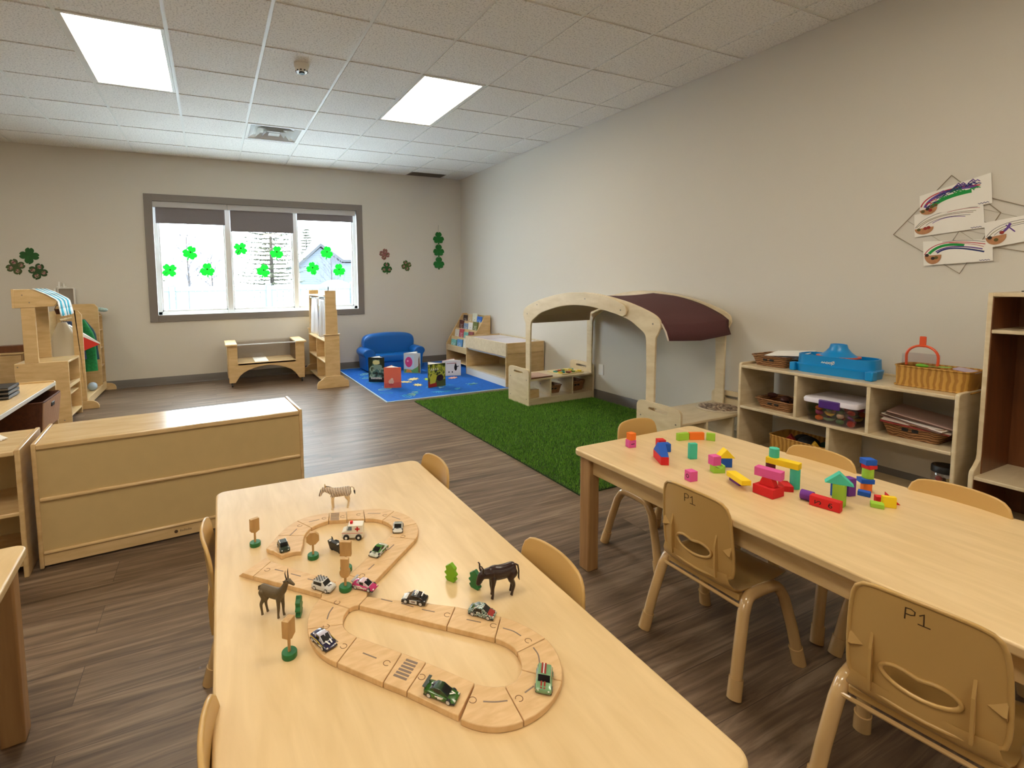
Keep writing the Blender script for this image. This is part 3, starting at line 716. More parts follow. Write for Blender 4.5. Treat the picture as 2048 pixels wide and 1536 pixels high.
for yy in (-.004, y1-.018):
    MB().prism([(-.37, 1.115), (-.075, 1.125), (-.05, 1.165), (-.055, 1.185), (-.22, 1.285), (-.37, 1.285)], yy, yy+.022, 'y').build('header_panel', M['birch'], c, bevel=.004)
B('header_back', M['birch'], c, [(-.39, -.368, -.006, y1+.006, 1.115, 1.29)], .003)
mb = MB(); screw(mb, -.31, -.004, 1.235); screw(mb, -.26, -.004, 1.165); screw(mb, -.385, 0, .57); screw(mb, -.06, 0, .03)
mb.build('screw', M['steel'], c, smooth=0)
M['aqua'] = mat('aqua_cloth', (64, 178, 206), .85); M['wcloth'] = mat('white_cloth', (238, 240, 238), .85)
prof = [(-.23, 1.292), (-.14, 1.245), (-.062, 1.192), (-.046, 1.17), (-.036, 1.10), (-.030, 1.03)]
ny = 28; mb = MB(); vs = []
for j in range(ny+1):
    y = -.012+(y1+.02)*j/ny; rip = .008*math.sin(j*1.2)
    for i, (x, z) in enumerate(prof):
        k = max(0, i-3)/2.0; vs.append((x+rip*k, y, z+(.006*math.cos(j*.9) if i == 5 else 0)))
npf = len(prof)
for j in range(ny):
    mb.cur = 0; b0 = len(mb.v)
    for i in range(npf-1):
        mb.cur = (j//4) % 2
        mb.add([vs[j*npf+i], vs[(j+1)*npf+i], vs[(j+1)*npf+i+1], vs[j*npf+i+1]], [(0, 1, 2, 3)])
mb.build('striped_awning', [M['wcloth'], M['aqua']], c, smooth=60, solid=.003)
tb = thing('toy_basket', 'dark toy basket hanging under the market stand awning', 'basket', (-1.36, 6.0, 1.09))
MB().lathe([(.03, -.05), (.045, .0), (.04, .0), (.026, -.045)], 18).build('basket_body', M['darkbrown'], tb)
MB().tube([(-.04, 0, 0), (-.03, 0, .03), (0, 0, .045), (.03, 0, .03), (.04, 0, 0)], .003, 6).build('handle', M['darkbrown'], tb)

c = thing('dress_up_unit', 'birch dress-up unit with hanging rod, side cubbies and rounded feet', 'wardrobe', (-1.255, 6.34, 0))
def endp(y, t_, xb=-.42, top=1.06, name='end_panel'):
    return MB().prism([(xb, .03), (0, .03), (0, top-.05), (-.03, top-.005), (-.06, top), (xb+.03, top), (xb, top-.03)], y, y+t_, 'y').build(name, M['birch'], c, bevel=.003)
endp(0, .02, -.085); endp(.86, .02, top=1.10); endp(1.06, .02, -.42, 1.0)
for y in (-.004, 1.062):
    MB().prism([(-.50, 0), (.105, 0), (.105, .03), (.09, .062), (.06, .082), (.02, .09), (-.42, .09), (-.46, .08), (-.50, .04)], y, y+.024, 'y').build('foot', M['birch'], c, bevel=.004)
B('base_shelf', M['birchy'], c, [(-.42, -.01, .02, .86, .075, .093)], .003); B('front_rail', M['birchy'], c, [(-.012, .006, .02, 1.06, .03, .11)], .003)
B('back_panel', M['birch'], c, [(-.42, -.412, .02, 1.06, .09, 1.03)], 0)
for z in (.12, .34, .56, .78, .955): B('cubby_shelf', M['birchy'], c, [(-.41, -.004, .88, 1.06, z-.012, z)], .002)
MB().tube([(-.2, .02, .96), (-.2, .86, .96)], .012, 10).build('hanging_rod', M['birch'], c)
def garment(name, label, cat, y, wdt, zt, zb, m, x=-.2, seed=0, thick=.05, flare=.1, rz=0):
    rnd = random.Random(seed); t = thing(name, label, cat, (-1.255+x, 6.34+y, 0), rz)
    lps = []
    for i in range(9):
        f = i/8; z = zt+(zb-zt)*f; ww = wdt*(.35+.65*min(1, f*3.2))+flare*f*wdt; n = 20; lp = []
        for k in range(n):
            a = 2*PI*k/n; rr = 1+.18*math.sin(3*a+seed)*f; lp.append((ww*math.cos(a)*rr, thick*(.6+.5*f)*math.sin(a)*rr, z))
        lps.append(lp)
    MB().loft(lps).build('cloth', m, t, smooth=60)
    MB().tube([(0, 0, zt-.005), (0, 0, zt+.02), (.012, 0, .97), (0, 0, .975)], .003, 6).build('hanger_hook', M['chrome'], t)
    return t
garment('costume', 'blue denim costume hanging in the dress-up unit behind the market stand', 'costume', .30, .13, .93, .50, mat('denim', (58, 78, 116), .85, noise=(30, .3)), seed=1)
garment('costume', 'cream costume hanging in the dress-up unit behind the market stand', 'costume', .14, .11, .93, .40, mat('cream_cloth', (206, 196, 176), .85), seed=2)
g = garment('costume', 'bright green fringed costume hanging at the front of the dress-up unit', 'costume', .50, .14, .93, .34, mat('green_cloth', (20, 134, 66), .8, noise=(40, .35)), x=-.12, seed=4)
g2 = garment('costume', 'dark teal costume hanging behind the green one in the dress-up unit', 'costume', .62, .14, .93, .45, mat('teal_cloth', (20, 60, 66), .8), x=-.14, seed=6)
f = thing('paper_fan', 'red and white folded cape with sharp point hanging out of the dress-up unit', 'costume', (-1.255, 6.34, 0))
M['redc'] = mat('red_cloth', (206, 44, 24), .7)
mb = MB()
mb.add([(-.16, .18, .86), (-.16, .23, .86), (.09, .32, .66), (-.10, .20, .58), (-.10, .25, .58)], [(0, 2, 1), (0, 3, 2), (1, 2, 4), (0, 1, 4, 3), (2, 3, 4)])
mb.build('cape', M['redc'], f, smooth=0)
mb = MB(); mb.add([(-.16, .17, .90), (-.16, .235, .90), (.095, .32, .672), (.09, .32, .66), (-.16, .17, .84), (-.16, .235, .84)], [(0, 2, 1), (0, 4, 3, 2), (1, 2, 3, 5), (0, 1, 5, 4), (3, 4, 5)])
mb.build('white_trim', M['wcloth'], f, smooth=0)
sp = thing('soft_plush_toy', 'folded pale blue striped cloth lying on top of the dress-up unit', 'cloth', (-1.235, 7.27, 1.003))
mb = MB()
for k in range(4): mb.ball((-.03+.018*k, .0+.035*(k % 2), .028-.004*k), .04, 14, 1.1, .9, .62)
mb.build('cloth_folds', rib_mat('pale_stripe', (206, 214, 206), (120, 164, 168), 30, 'X', .9), sp)
bl = thing('blue_ball_toy', 'pale blue rolled toy on the floor shelf of the dress-up unit', 'toy', (-1.31, 6.92, .093))
MB().ball((0, 0, .05), .05, 18).build('ball', mat('pale_blue', (176, 196, 214), .5), bl)
# cupboard behind, against the back wall
c = thing('back_cupboard', 'pale birch cupboard against the back wall at the left edge', 'cupboard', (-2.16, 7.0, 0))
B('carcass', M['birch'], c, [(-.4, .2, .01, .38, .02, .56)], .004); B('worktop', M['birchx'], c, [(-.42, .215, -.012, .38, .56, .58)], .004)
for a, b in ((-.39, -.10), (-.09, .19)):
    d_ = B('door', M['birch'], c, [(a, b, -.006, .01, .05, .55)], .003); MB().ball(((a+b)/2+.1, -.016, .4), .012, 10).build('knob', M['birch'], d_)
bx = thing('wooden_box', 'brown wooden box standing on the back cupboard', 'box', (-2.06, 7.12, .58))
B('box_body', M['brown'], bx, [(-.13, .13, -.06, .06, .004, .075)], .004); B('lid', M['brown'], bx, [(-.135, .135, -.065, .065, 0, .014)], .003)
tg = thing('wall_caddy', 'clear and white caddy hung on the back wall behind the awning', 'caddy', (-1.60, 7.41, 1.20))
MB().ring(rrect(-.085, .085, -.13, .10, .02), rrect(-.074, .074, -.118, .088, .015), -.03, .03, 'y').build('caddy_frame', M['white'], tg)
B('caddy_front', mat('grey_fabric', (150, 140, 128), .8), tg, [(-.074, .074, -.02, -.012, -.118, .085)], 0)
B('caddy_peg', M['white'], tg, [(-.12, -.10, -.02, .02, .0, .09), (-.075, -.06, -.02, .025, .09, .17), (-.03, -.02, -.02, .025, .09, .15)], .003)
B('hanger', M['white'], tg, [(-.10, .0, .015, .03, .10, .12)], .002)

# ================================================================ SENSORY TABLE AND PUPPET STAND BY THE WINDOW
c = thing('sand_table', 'birch sensory table on casters with clear tub and arched front, under the window', 'sensory table', (.63, 6.79, 0))
hw = .47; 
arch = [(-.33+.66*i/20, .155+.10*math.sin(PI*i/20)**.8) for i in range(1, 20)]
outer = [(-hw, .055), (-.395, .055), (-.34, .14)]+arch+[(.34, .14), (.40, .055), (hw, .055), (hw, .53), (.36, .53), (.36, .303), (-.36, .303), (-.36, .53), (-hw, .53)]
for y in (0, .50): MB().prism(outer, y, y+.018, 'y').build('front_panel', M['birch'], c, bevel=.004)
for s in (-1, 1):
    B('end_panel', M['birch'], c, [(s*hw-.009, s*hw+.009, .018, .50, .12, .53)], .003)
    B('lid_board', M['birchy'], c, [(min(s*.36, s*(hw+.03)), max(s*.36, s*(hw+.03)), -.03, .55, .53, .556)], .009, seg=3)
    for y in (.02, .49):
        k = MB(); k.at(s*.435, y, 0).prism(ell(0, .022, .022, .022, 18), -.009, .009, 'x'); k.box(-.012, .012, -.012, .012, .03, .056)
        k.build('caster', M['black'], c)
MB().box(-.36, .36, .0, .52, .275, .30).build('tub_floor', M['birchx'], c, bevel=.003)
MB().box(-.15, .02, .05, .48, .301, .305).build('floor_strip', M['paper'], c, smooth=0)
mb = MB()
for (a, b, e, f_) in ((-.358, .358, .02, .026), (-.358, .358, .49, .496), (-.358, -.352, .026, .49), (.352, .358, .026, .49)): mb.box(a, b, e, f_, .305, .53)
mb.build('clear_tub', M['clear'], c, smooth=0)
MB().box(-.36, .36, -.018, .54, .536, .545).build('clear_lid', M['clear'], c, bevel=.003)
MB().tube([(-.36, -.018, .542), (.36, -.018, .542)], .0075, 10).build('lid_edge', mat('frosted_edge', (222, 224, 226), .2, coat=.4), c)

c = thing('puppet_stand', 'tall birch puppet theatre stand with silver curtains and cubbies, in front of the window', 'puppet theatre', (1.345, 6.17, 0))
y2 = 1.10; hx = .092
for y in (0, y2):
    MB().prism([(-hx, .03), (hx+.002, .03), (hx+.002, .66), (hx, .668), (.075, .672), (.075, .96), (.062, 1.0), (.062, 1.22), (-.072, 1.22), (-.078, .672), (-hx, .668)], y, y+.02, 'y').build('end_panel', M['birch'], c, bevel=.004)
    B('ledge', M['birch'], c, [(-hx-.012, hx+.012, y-.010, y+.03, .664, .678)], .004)
    MB().prism([(-.20, 0), (.20, 0), (.20, .05), (.19, .085), (.165, .10), (.145, .108), (.13, .135), (.10, .152), (-.08, .155), (-.115, .14), (-.135, .115), (-.16, .106), (-.185, .09), (-.198, .06)], y-.012, y+.012, 'y').build('foot', M['birch'], c, bevel=.005)
B('counter', M['birchy'], c, [(-hx, hx, .02, y2, .585, .603)], .003); B('shelf', M['birchy'], c, [(-hx, hx, .02, y2, .315, .333)], .003); B('shelf', M['birchy'], c, [(-hx, hx, .02, y2, .05, .068)], .003)
B('divider', M['birch'], c, [(-hx, hx-.005, .54, .558, .068, .585)], .003)
B('back_panel', M['birch'], c, [(hx-.006, hx, .02, y2, .05, .6)], 0)
B('top_shelf', M['birchy'], c, [(-.085, .06, .02, y2, 1.145, 1.163)], .003)
MB().tube([(-.05, .02, 1.118), (-.05, y2, 1.118)], .011, 10).build('curtain_rod', M['white'], c)
M['silver'] = mat('silver_satin', (228, 228, 232), .3, metal=.25)
def curtain(ya, yb, pinch, name, lb):
    t = thing(name, lb, 'curtain', (1.345-.05, 6.17, 0))
    rows = []; n = 44
    for j in range(15):
        f = j/14; z = 1.115-.50*f; mid = (ya+yb)/2
        wdt = (yb-ya)*(.72+.28*math.sin(PI*min(1, f*1.15)*.5)+pinch*math.sin(PI*f)); row = []
        for i in range(n+1):
            u = i/n-.5; row.append((.018*math.cos(u*30)*(.5+f*.6)-.02*f*math.sin(2.2*u*PI), mid+u*wdt, z))
        rows.append(row)
    vs = [p for r in rows for p in r]; fs = [(j*(n+1)+i, j*(n+1)+i+1, (j+1)*(n+1)+i+1, (j+1)*(n+1)+i) for j in range(14) for i in range(n)]
    MB().add(vs, fs).build('curtain_cloth', M['silver'], t, smooth=180, solid=.002)
    mb = MB()
    for k in range(5): 
        y = ya+(yb-ya)*(.18+.64*k/4); mb.at(.0, y, 1.118, rx=PI/2).lathe([(.014, -.004), (.017, 0), (.014, .004), (.012, 0), (.014, -.004)], 14)
    mb.build('curtain_ring', M['black'], t)
curtain(.06, .48, .05, 'puppet_curtain', 'silver satin curtain on the puppet stand, the one nearer the camera')
curtain(.56, 1.04, .10, 'puppet_curtain', 'silver satin curtain on the puppet stand, the one nearer the window')
sg = thing('clear_sign_holder', 'clear sign holder standing on top of the puppet stand', 'sign holder', (1.33, 6.52, 1.163))
B('plate', M['clearpl'], sg, [(-.004, .004, -.28, .28, 0, .105)], 0); B('foot_strip', M['clearpl'], sg, [(-.03, .03, -.28, .28, 0, .004)], 0)
MB().box(-.006, .006, -.287, -.279, 0, .105).build('dark_edge', M['black'], sg, smooth=0)

# ================================================================ READING CORNER
rg = thing('area_rug', 'bright blue rug printed with pale leaf outlines in the reading corner', 'rug', (2.62, 6.20, 0))
rx0, rx1, ry0, ry1 = -.92, 1.17, -1.09, 1.20
MB().prism(rrect(rx0, rx1, ry0, ry1, .02, 3), .0005, .0085).build('rug_pile', M['rug'], rg, smooth=0)
mb = MB(); e = .014
for b in ((rx0-e, rx1+e, ry0-e, ry0), (rx0-e, rx1+e, ry1, ry1+e), (rx0-e, rx0, ry0, ry1), (rx1, rx1+e, ry0, ry1)): mb.box(*b, .0005, .0095)
mb.build('rug_binding', M['rugedge'], rg, smooth=0)
M['leafblue'] = mat('printed_pale_blue', (70, 168, 214), .95); M['leafgreen'] = mat('printed_pale_green', (150, 206, 180), .95); M['leafteal'] = mat('printed_teal', (36, 140, 190), .95)
rnd = random.Random(12); mb = MB()
for k in range(46):
    side = k % 4; u = rnd.random()
    x, y = {0: (rx0+.1+u*1.9, ry0+.12+rnd.random()*.16), 1: (rx0+.12+rnd.random()*.18, ry0+.1+u*2.0), 2: (rx1-.14-rnd.random()*.2, ry0+.1+u*1.2), 3: (rx0+.25+u*1.6, ry0+.3+rnd.random()*.2)}[side]
    mb.cur = k % 3; mb.at(x, y, .0086, rz=rnd.random()*6.3); kind = k % 4; s = .05+.05*rnd.random()
    pl = lambda a, b, h: (a, b, h)
    if kind == 0:
        for q in range(7):
            a = -1.2+2.4*q/6; mb.ribbon([(0, 0), (s*math.cos(a), s*math.sin(a))], .012, pl)
    elif kind == 1:
        mb.ribbon([(s*1.1*math.cos(a/10*2*PI), s*.6*math.sin(a/10*2*PI)) for a in range(11)], .009, pl); mb.ribbon([(-s, 0), (s*1.2, 0)], .008, pl)
    elif kind == 2:
        mb.ribbon([(-s, 0), (0, .01), (s, 0)], .008, pl)
        for q in (-.6, -.2, .2, .6): mb.ribbon([(q*s, 0), (q*s+.02, .035)], .008, pl); mb.ribbon([(q*s, 0), (q*s+.02, -.035)], .008, pl)
    else: mb.ribbon([(s*.7*math.cos(a*2.2)*a/4, s*.7*math.sin(a*2.2)*a/4) for a in range(6)], .009, pl)
mb.build('leaf_print', [M['leafblue'], M['leafgreen'], M['leafteal']], rg, smooth=0)

sf = thing('child_sofa', 'small blue vinyl sofa with rounded back and arms on the blue rug', 'sofa', (2.435, 7.12, .0086))
def cushion(name, x0, x1, y0, y1, z0, z1, parent, bev=.04, sub=2):
    o = MB().box(x0, x1, y0, y1, z0, z1).build(name, M['sofa'], parent, bevel=0, smooth=180)
    md = o.modifiers.new('bevel', 'BEVEL'); md.width = bev; md.segments = 5; return o
pr = [(-.43, .03), (-.43, .36)]+[(-.37+.0*i, .36) for i in range(1)]
bkp = [(-.40, .06)]+spline([(-.40, .30), (-.405, .42), (-.37, .495), (-.27, .53), (0, .545), (.27, .53), (.37, .495), (.405, .42), (.40, .30)], 4)+[(.40, .06)]
MB().prism(bkp, .02, .21, 'y').build('backrest', M['sofa'], sf, bevel=.05, seg=5, smooth=180)
cushion('seat', -.34, .34, -.22, .06, .13, .245, sf, .035)
cushion('base_front', -.36, .36, -.19, .10, .0, .14, sf, .02)
for s in (-1, 1):
    sx = lambda v: s*v
    poly = spline([(sx(.30), .02), (sx(.30), .24), (sx(.315), .30), (sx(.36), .335), (sx(.43), .335), (sx(.475), .30), (sx(.478), .255), (sx(.45), .215), (sx(.44), .12), (sx(.435), .02)], 4)
    MB().prism(poly, -.21, .20, 'y').build('arm', M['sofa'], sf, bevel=.018, seg=4, smooth=180)

def cover_art(mb, seed, w, h, y, style):
    pass
def standing_book(label, x, y, rz, w, h, ang, front, back=None, paint=None, z=.0090):
    """half-open book standing on its lower edges; the front cover faces -y, spine at the left"""
    t = thing('picture_book', label, 'book', (x, y, z), rz, 'books standing open on the rug')
    a2 = ang
    fr_ = MB().box(0, w, 0, .003, 0, h).build('front_cover', front, t, smooth=0)
    if paint: paint(fr_, w, h)
    mb = MB().at(0, 0, 0, rz=a2).box(0, w, -.003, 0, 0, h); mb.build('back_cover', back or front, t, smooth=0)
    pg = MB(); pg.prism([(.004, .004), (w-.012, .0045), (w-.02, .02), (w*.75*math.cos(a2*.5), w*.75*math.sin(a2*.5)), ((w-.02)*math.cos(a2)+.008, (w-.02)*math.sin(a2)-.012), ((w-.012)*math.cos(a2)+.003, (w-.012)*math.sin(a2)-.005), (.004, .005)], .004, h-.004)
    pg.build('page_block', M['paper'], t, smooth=0)
    return t
def art(parent, items):
    """flat printed shapes on the cover at y=0: (material, polygon in (x,z))"""
    for i, (m, poly) in enumerate(items):
        MB().prism(poly, -.0006-.0002*i, .001, 'y').build('cover_print', m, parent, smooth=0)
k_ = lambda name, c, **q: mat(name, c, .45, **q)
def dark_cover(o, w, h):
    art(o, [(patch_mat('pond_picture', [(24, 40, 34), (70, 110, 104), (140, 170, 150), (44, 66, 40)], 14, .3), [(.012, .06), (w-.012, .06), (w-.012, h-.03), (.012, h-.03)]),
            (k_('glow', (206, 206, 150)), ell(w/2, h*.80, w*.24, h*.09)), (k_('foliage_shape', (26, 46, 24)), [(0.01, h*.55), (w*.25, h*.7), (w*.3, h*.9), (.01, h*.92)]),
            (k_('foliage_shape', (30, 44, 22)), [(w-.01, h*.6), (w*.72, h*.72), (w*.7, h*.93), (w-.01, h*.93)]), (k_('bridge', (120, 150, 140)), rrect(w*.32, w*.85, h*.52, h*.70, .02))])
    mb = MB(); pl = lambda u, v, hh: (u, -.0016-hh, v)
    for k in range(9):
        u = .035+k*.0165; mb.ribbon([(u, .040), (u, .058 if k % 3 else .064), (u+.009, .056), (u+.009, .040)], .0045, pl)
    mb.build('cover_title', M['paper'], o, smooth=0)
def coral_cover(o, w, h):
    art(o, [(k_('coral_low', (214, 92, 76)), [(0.004, .004), (w-.004, .004), (w-.004, h*.28), (.004, h*.22)]), (k_('pale_figure', (226, 180, 160)), ell(w*.42, h*.30, w*.16, h*.12)), (k_('pale_figure', (230, 190, 170)), ell(w*.46, h*.42, w*.08, h*.06)), (k_('coral_dark', (196, 70, 64)), ell(w*.4, h*.16, w*.15, h*.05))])
def pink_fish(o, w, h):
    art(o, [(k_('pale_water', (196, 214, 226)), [(.02, h*.22), (w*.62, h*.22), (w*.62, h-.03), (.02, h-.03)]), (k_('magenta_fish', (214, 64, 126)), ell(w*.30, h*.55, w*.22, h*.26)), (k_('pink_eye', (240, 160, 180)), ell(w*.24, h*.6, w*.06, h*.05)), (k_('green_weed', (100, 160, 90)), [(.004, .004), (w-.004, .004), (w-.004, h*.5), (w*.8, h*.3), (w*.5, h*.16), (.004, h*.2)]), (k_('orange_weed', (226, 150, 60)), [(.1*w, .01), (.5*w, .01), (.4*w, h*.16), (.2*w, h*.2)]), (k_('brown_trunk', (120, 90, 60)), [(w*.86, .01), (w*.97, .01), (w*.95, h*.9), (w*.88, h*.7)])])
def jungle(o, w, h):
    art(o, [(patch_mat('leafy_picture', [(30, 40, 20), (120, 130, 40), (190, 190, 70), (70, 80, 40)], 16, .3), [(.006, h*.30), (w-.006, h*.30), (w-.006, h-.006), (.006, h-.006)]), (k_('red_ground', (170, 40, 24)), [(.004, .004), (w*.5, .004), (w*.45, h*.22), (.004, h*.26)]), (k_('yellow_flame', (206, 200, 60)), [(.1*w, h*.15), (.4*w, h*.18), (.5*w, h*.5), (.25*w, h*.62), (.1*w, h*.4)]), (k_('dark_shape', (50, 24, 30)), ell(w*.68, h*.38, w*.2, h*.14))])
    mb = MB(); pl = lambda u, v, hh: (u, -.0016-hh, v)
    for k in range(4): u = .04+k*.03; mb.ribbon([(u, h*.72), (u+.006, h*.82), (u+.016, h*.74)], .006, pl)
    mb.build('cover_title', M['paper'], o, smooth=0)
def white_cover(o, w, h):
    mb = MB()
    art(o, [(M['black'], ell(w*.72, h*.52, w*.075, h*.20)), (M['black'], ell(w*.72, h*.70, w*.045, h*.09)), (M['black'], [(w*.74, h*.52), (w*.9, h*.60), (w*.9, h*.64), (w*.74, h*.6)])]+[(M['black'], ell(w*q, h*.24, w*.035, h*.05)) for q in (.12, .36, .54)])
    pl = lambda u, v, hh: (u, -.0014-hh, v)
    mb.ribbon([(w*.25, h*.80), (w*.75, h*.82)], .008, pl); mb.build('cover_title', mat('dull_red_print', (170, 90, 90), .6), o, smooth=0)
standing_book('dark green book with a pond picture standing open at the left of the rug', 1.835, 6.275, R(-33), .215, .325, R(58), mat('dark_cover', (22, 32, 26), .3), paint=dark_cover)
standing_book('coral red book standing open in front of the dark green book', 1.893, 5.808, R(-20), .212, .255, R(62), mat('coral_cover', (232, 112, 84), .35), paint=coral_cover)
standing_book('pale picture book with a magenta fish standing against the sofa', 2.477, 6.669, R(-35), .245, .29, R(50), mat('pale_cover', (206, 210, 206), .35), paint=pink_fish)
standing_book('leafy green and dark red book standing open at the right of the rug', 2.376, 5.549, R(8), .255, .29, R(60), mat('olive_cover', (84, 92, 40), .35), paint=jungle)
standing_book('white board book with a black figure standing behind the leafy book', 2.862, 6.185, R(-17), .262, .215, R(40), mat('white_cover', (232, 230, 228), .35), mat('pink_cover', (226, 150, 156), .4), paint=white_cover)
def leaf(label, x, y, s, m, seed):
    rnd = random.Random(seed); t = thing('paper_leaf', label, 'paper cutout', (x, y, .0092), rnd.random()*6, 'paper cutouts on the rug')
    pts = []
    for k in range(16):
        a = 2*PI*k/16; r = s*(1 if k % 2 else .55+.1*rnd.random()); pts.append((r*math.cos(a)*1.5, r*math.sin(a)))
    MB().prism(pts, 0, .004).build('leaf_shape', m, t, smooth=0)
M['cutyellow'] = mat('cut_yellow', (240, 222, 150), .8); M['cutlime'] = mat('cut_lime', (176, 206, 70), .8); M['cutpink'] = mat('cut_pink', (226, 170, 150), .8)
leaf('pale yellow paper leaf in the middle of the rug', 2.42, 6.16, .075, M['cutyellow'], 1); leaf('pale yellow paper leaf just behind the coral book', 2.26, 6.03, .06, M['cutyellow'], 2)
leaf('lime green paper leaf between the two groups of books', 2.60, 6.05, .07, M['cutlime'], 3); leaf('yellow and white paper leaf nearest the camera on the rug', 2.33, 5.78, .06, M['cutyellow'], 4)
leaf('pinkish paper leaf at the foot of the white board book', 2.93, 5.99, .06, M['cutpink'], 5); leaf('pinkish paper leaf behind the coral book, by the sofa', 2.27, 6.42, .06, M['cutpink'], 6)

# ---------------------------------------------------------------- bookshelf in the corner
c = thing('book_display', 'birch tiered book display against the right wall in the far corner', 'bookshelf', (3.41, 6.45, 0))
D = .385; Ly = .76
side = [(0, .0), (D, 0), (D, .80), (.30, .805), (.015, .36), (0, .33)]
for y in (0, Ly-.018): MB().prism(side, y, y+.018, 'y').build('side_panel', M['birch'], c, bevel=.004)
B('base_shelf', M['birchy'], c, [(.005, D-.01, .018, Ly-.018, .06, .078)], .003); B('back_panel', M['hardboard'], c, [(D-.012, D-.004, .018, Ly-.018, .03, .79)], 0)
tiers = [(.02, .30, .105), (.10, .43, .10), (.18, .555, .10), (.255, .675, .10)]
for (x, z, hh) in tiers:
    B('tier_lip', M['birchy'], c, [(x-.012, x, .018, Ly-.018, z-.075, z+.02)], .002); B('tier_shelf', M['birchy'], c, [(x, x+.085, .018, Ly-.018, z-.075, z-.063)], .002)
    MB().add([(x+.085, .018, z-.063), (x+.085, Ly-.018, z-.063), (x+.10, Ly-.018, z+.07), (x+.10, .018, z+.07)], [(0, 1, 2, 3)]).build('tier_back', M['hardboard'], c, smooth=0, solid=.006)
bcols = [[(120, 196, 190), (90, 150, 206), (226, 220, 200)], [(236, 232, 222), (196, 74, 86), (120, 190, 180), (150, 80, 80)], [(96, 40, 36), (130, 156, 190), (244, 240, 232), (110, 120, 60)], [(44, 22, 24), (214, 190, 150), (226, 226, 206), (30, 100, 196)]]
names = [['teal and white book', 'sky blue book', 'cream book'], ['small white book', 'red flower book', 'pale teal book', 'dull red book'], ['maroon book', 'grey blue book', 'white book with an orange title', 'olive book'], ['dark book with a white border', 'tan book', 'cream framed book', 'bright blue book']]
tn = ['bottom', 'second', 'third', 'top']
for ti, (x, z, hh) in enumerate(tiers):
    n = len(bcols[ti]); y = Ly-.05
    for bi, cc in enumerate(bcols[ti]):
        wdt = .14 if n > 3 else .175; ht = .165+.02*((bi*7+ti) % 3); y0 = 6.45+y-wdt/2-(.0 if n > 3 else .02)
        b = thing('picture_book', f'{names[ti][bi]} on the {tn[ti]} tier of the corner book display', 'book', (3.41+x+.030, y0, z-.062), 0, 'books on the corner display')
        mb = MB().at(0, 0, 0, ry=.12); mb.box(-.006, .006, -wdt/2, wdt/2, 0, ht); bo = mb.build('book_cover', mat('book_cover', cc, .4), b, smooth=0)
        mb = MB().at(0, 0, 0, ry=.12); mb.box(-.0068, -.005, -wdt/2+.02, wdt/2-.02, ht*.2, ht*.7); mb.build('cover_picture', patch_mat('cover_picture', [cc, tuple(min(255, int(v*.5+120)) for v in cc), tuple(int(v*.55) for v in cc)], 22, .4), bo, smooth=0)
        mb = MB().at(0, 0, 0, ry=.12); mb.box(-.004, .0045, -wdt/2+.003, wdt/2+.002, .003, ht+.0015); mb.build('page_block', M['paper'], b, smooth=0)
        y -= wdt+(.012 if n > 3 else .035)

# ---------------------------------------------------------------- light table
c = thing('light_table', 'pale maple light table with a frosted top against the right wall', 'table', (3.235, 5.13, 0))
W_, L_ = .565, 1.06
for y in (0, L_-.02): MB().prism(rrect(0, W_, .01, .44, .03, 5, (1, 1, 0, 0)), y, y+.02, 'y').build('end_panel', M['birch'], c, bevel=.004)
B('tray_front', M['palex'], c, [(-.004, .014, -.006, L_+.006, .385, .552)], .003); B('tray_back', M['palex'], c, [(W_-.014, W_, -.006, L_+.006, .385, .552)], .003)
for y in (-.006, L_-.012): B('tray_end', M['birch'], c, [(.014, W_-.014, y, y+.018, .42, .552)], .003)
B('tray_floor', M['pale'], c, [(.014, W_-.014, .01, L_-.01, .46, .475)], 0)
B('under_rail', M['whiteedge'], c, [(.03, .05, .02, L_-.02, .36, .40)], .003)
B('bottom_shelf', M['palex'], c, [(.0, W_, .02, L_-.02, .10, .118)], .003); B('kick_board', M['whiteedge'], c, [(.0, .018, .02, L_-.02, .010, .10)], .002)
B('back_panel', M['hardboard'], c, [(W_-.03, W_-.022, .35, L_-.02, .118, .385)], 0)
MB().box(.03, W_-.03, .03, L_-.03, .530, .538).build('frosted_panel', mat('frosted_lilac', (226, 222, 236), .18), c, smooth=0)
B('panel_seam', M['steel'], c, [(.03, W_-.03, L_*.62, L_*.62+.006, .538, .5395)], 0)

# ---------------------------------------------------------------- turf
tf = thing('artificial_turf', 'green artificial turf mat under the playhouse along the right wall', 'turf', (0, 0, 0)); tf['kind'] = 'stuff'
tx0, tx1, ty0, ty1 = 1.972, XR-.03, 2.305, 4.99
MB().box(tx0, tx1, ty0, ty1, .0005, .008).build('turf_backing', M['turfback'], tf, smooth=0)
import numpy as np
rs = np.random.RandomState(3); N = 150000
px = rs.uniform(tx0, tx1, N); py = rs.uniform(ty0, ty1, N); an = rs.uniform(0, 2*PI, N); ln = rs.uniform(.012, .024, N); le = rs.uniform(.002, .012, N); wd = rs.uniform(.0012, .0022, N); a2 = rs.uniform(0, 2*PI, N)
V = np.zeros((N, 3, 3)); V[:, 0] = np.stack([px-np.cos(an)*wd, py-np.sin(an)*wd, np.full(N, .007)], 1); V[:, 1] = np.stack([px+np.cos(an)*wd, py+np.sin(an)*wd, np.full(N, .007)], 1)
V[:, 2] = np.stack([px+np.cos(a2)*le, py+np.sin(a2)*le, .006+ln], 1)
me = bpy.data.meshes.new('grass_blades'); me.vertices.add(N*3); me.vertices.foreach_set('co', V.reshape(-1).astype(np.float32)); me.loops.add(N*3); me.loops.foreach_set('vertex_index', np.arange(N*3, dtype=np.int32))
me.polygons.add(N); me.polygons.foreach_set('loop_start', np.arange(0, N*3, 3, dtype=np.int32)); me.polygons.foreach_set('material_index', rs.randint(0, 3, N).astype(np.int32))
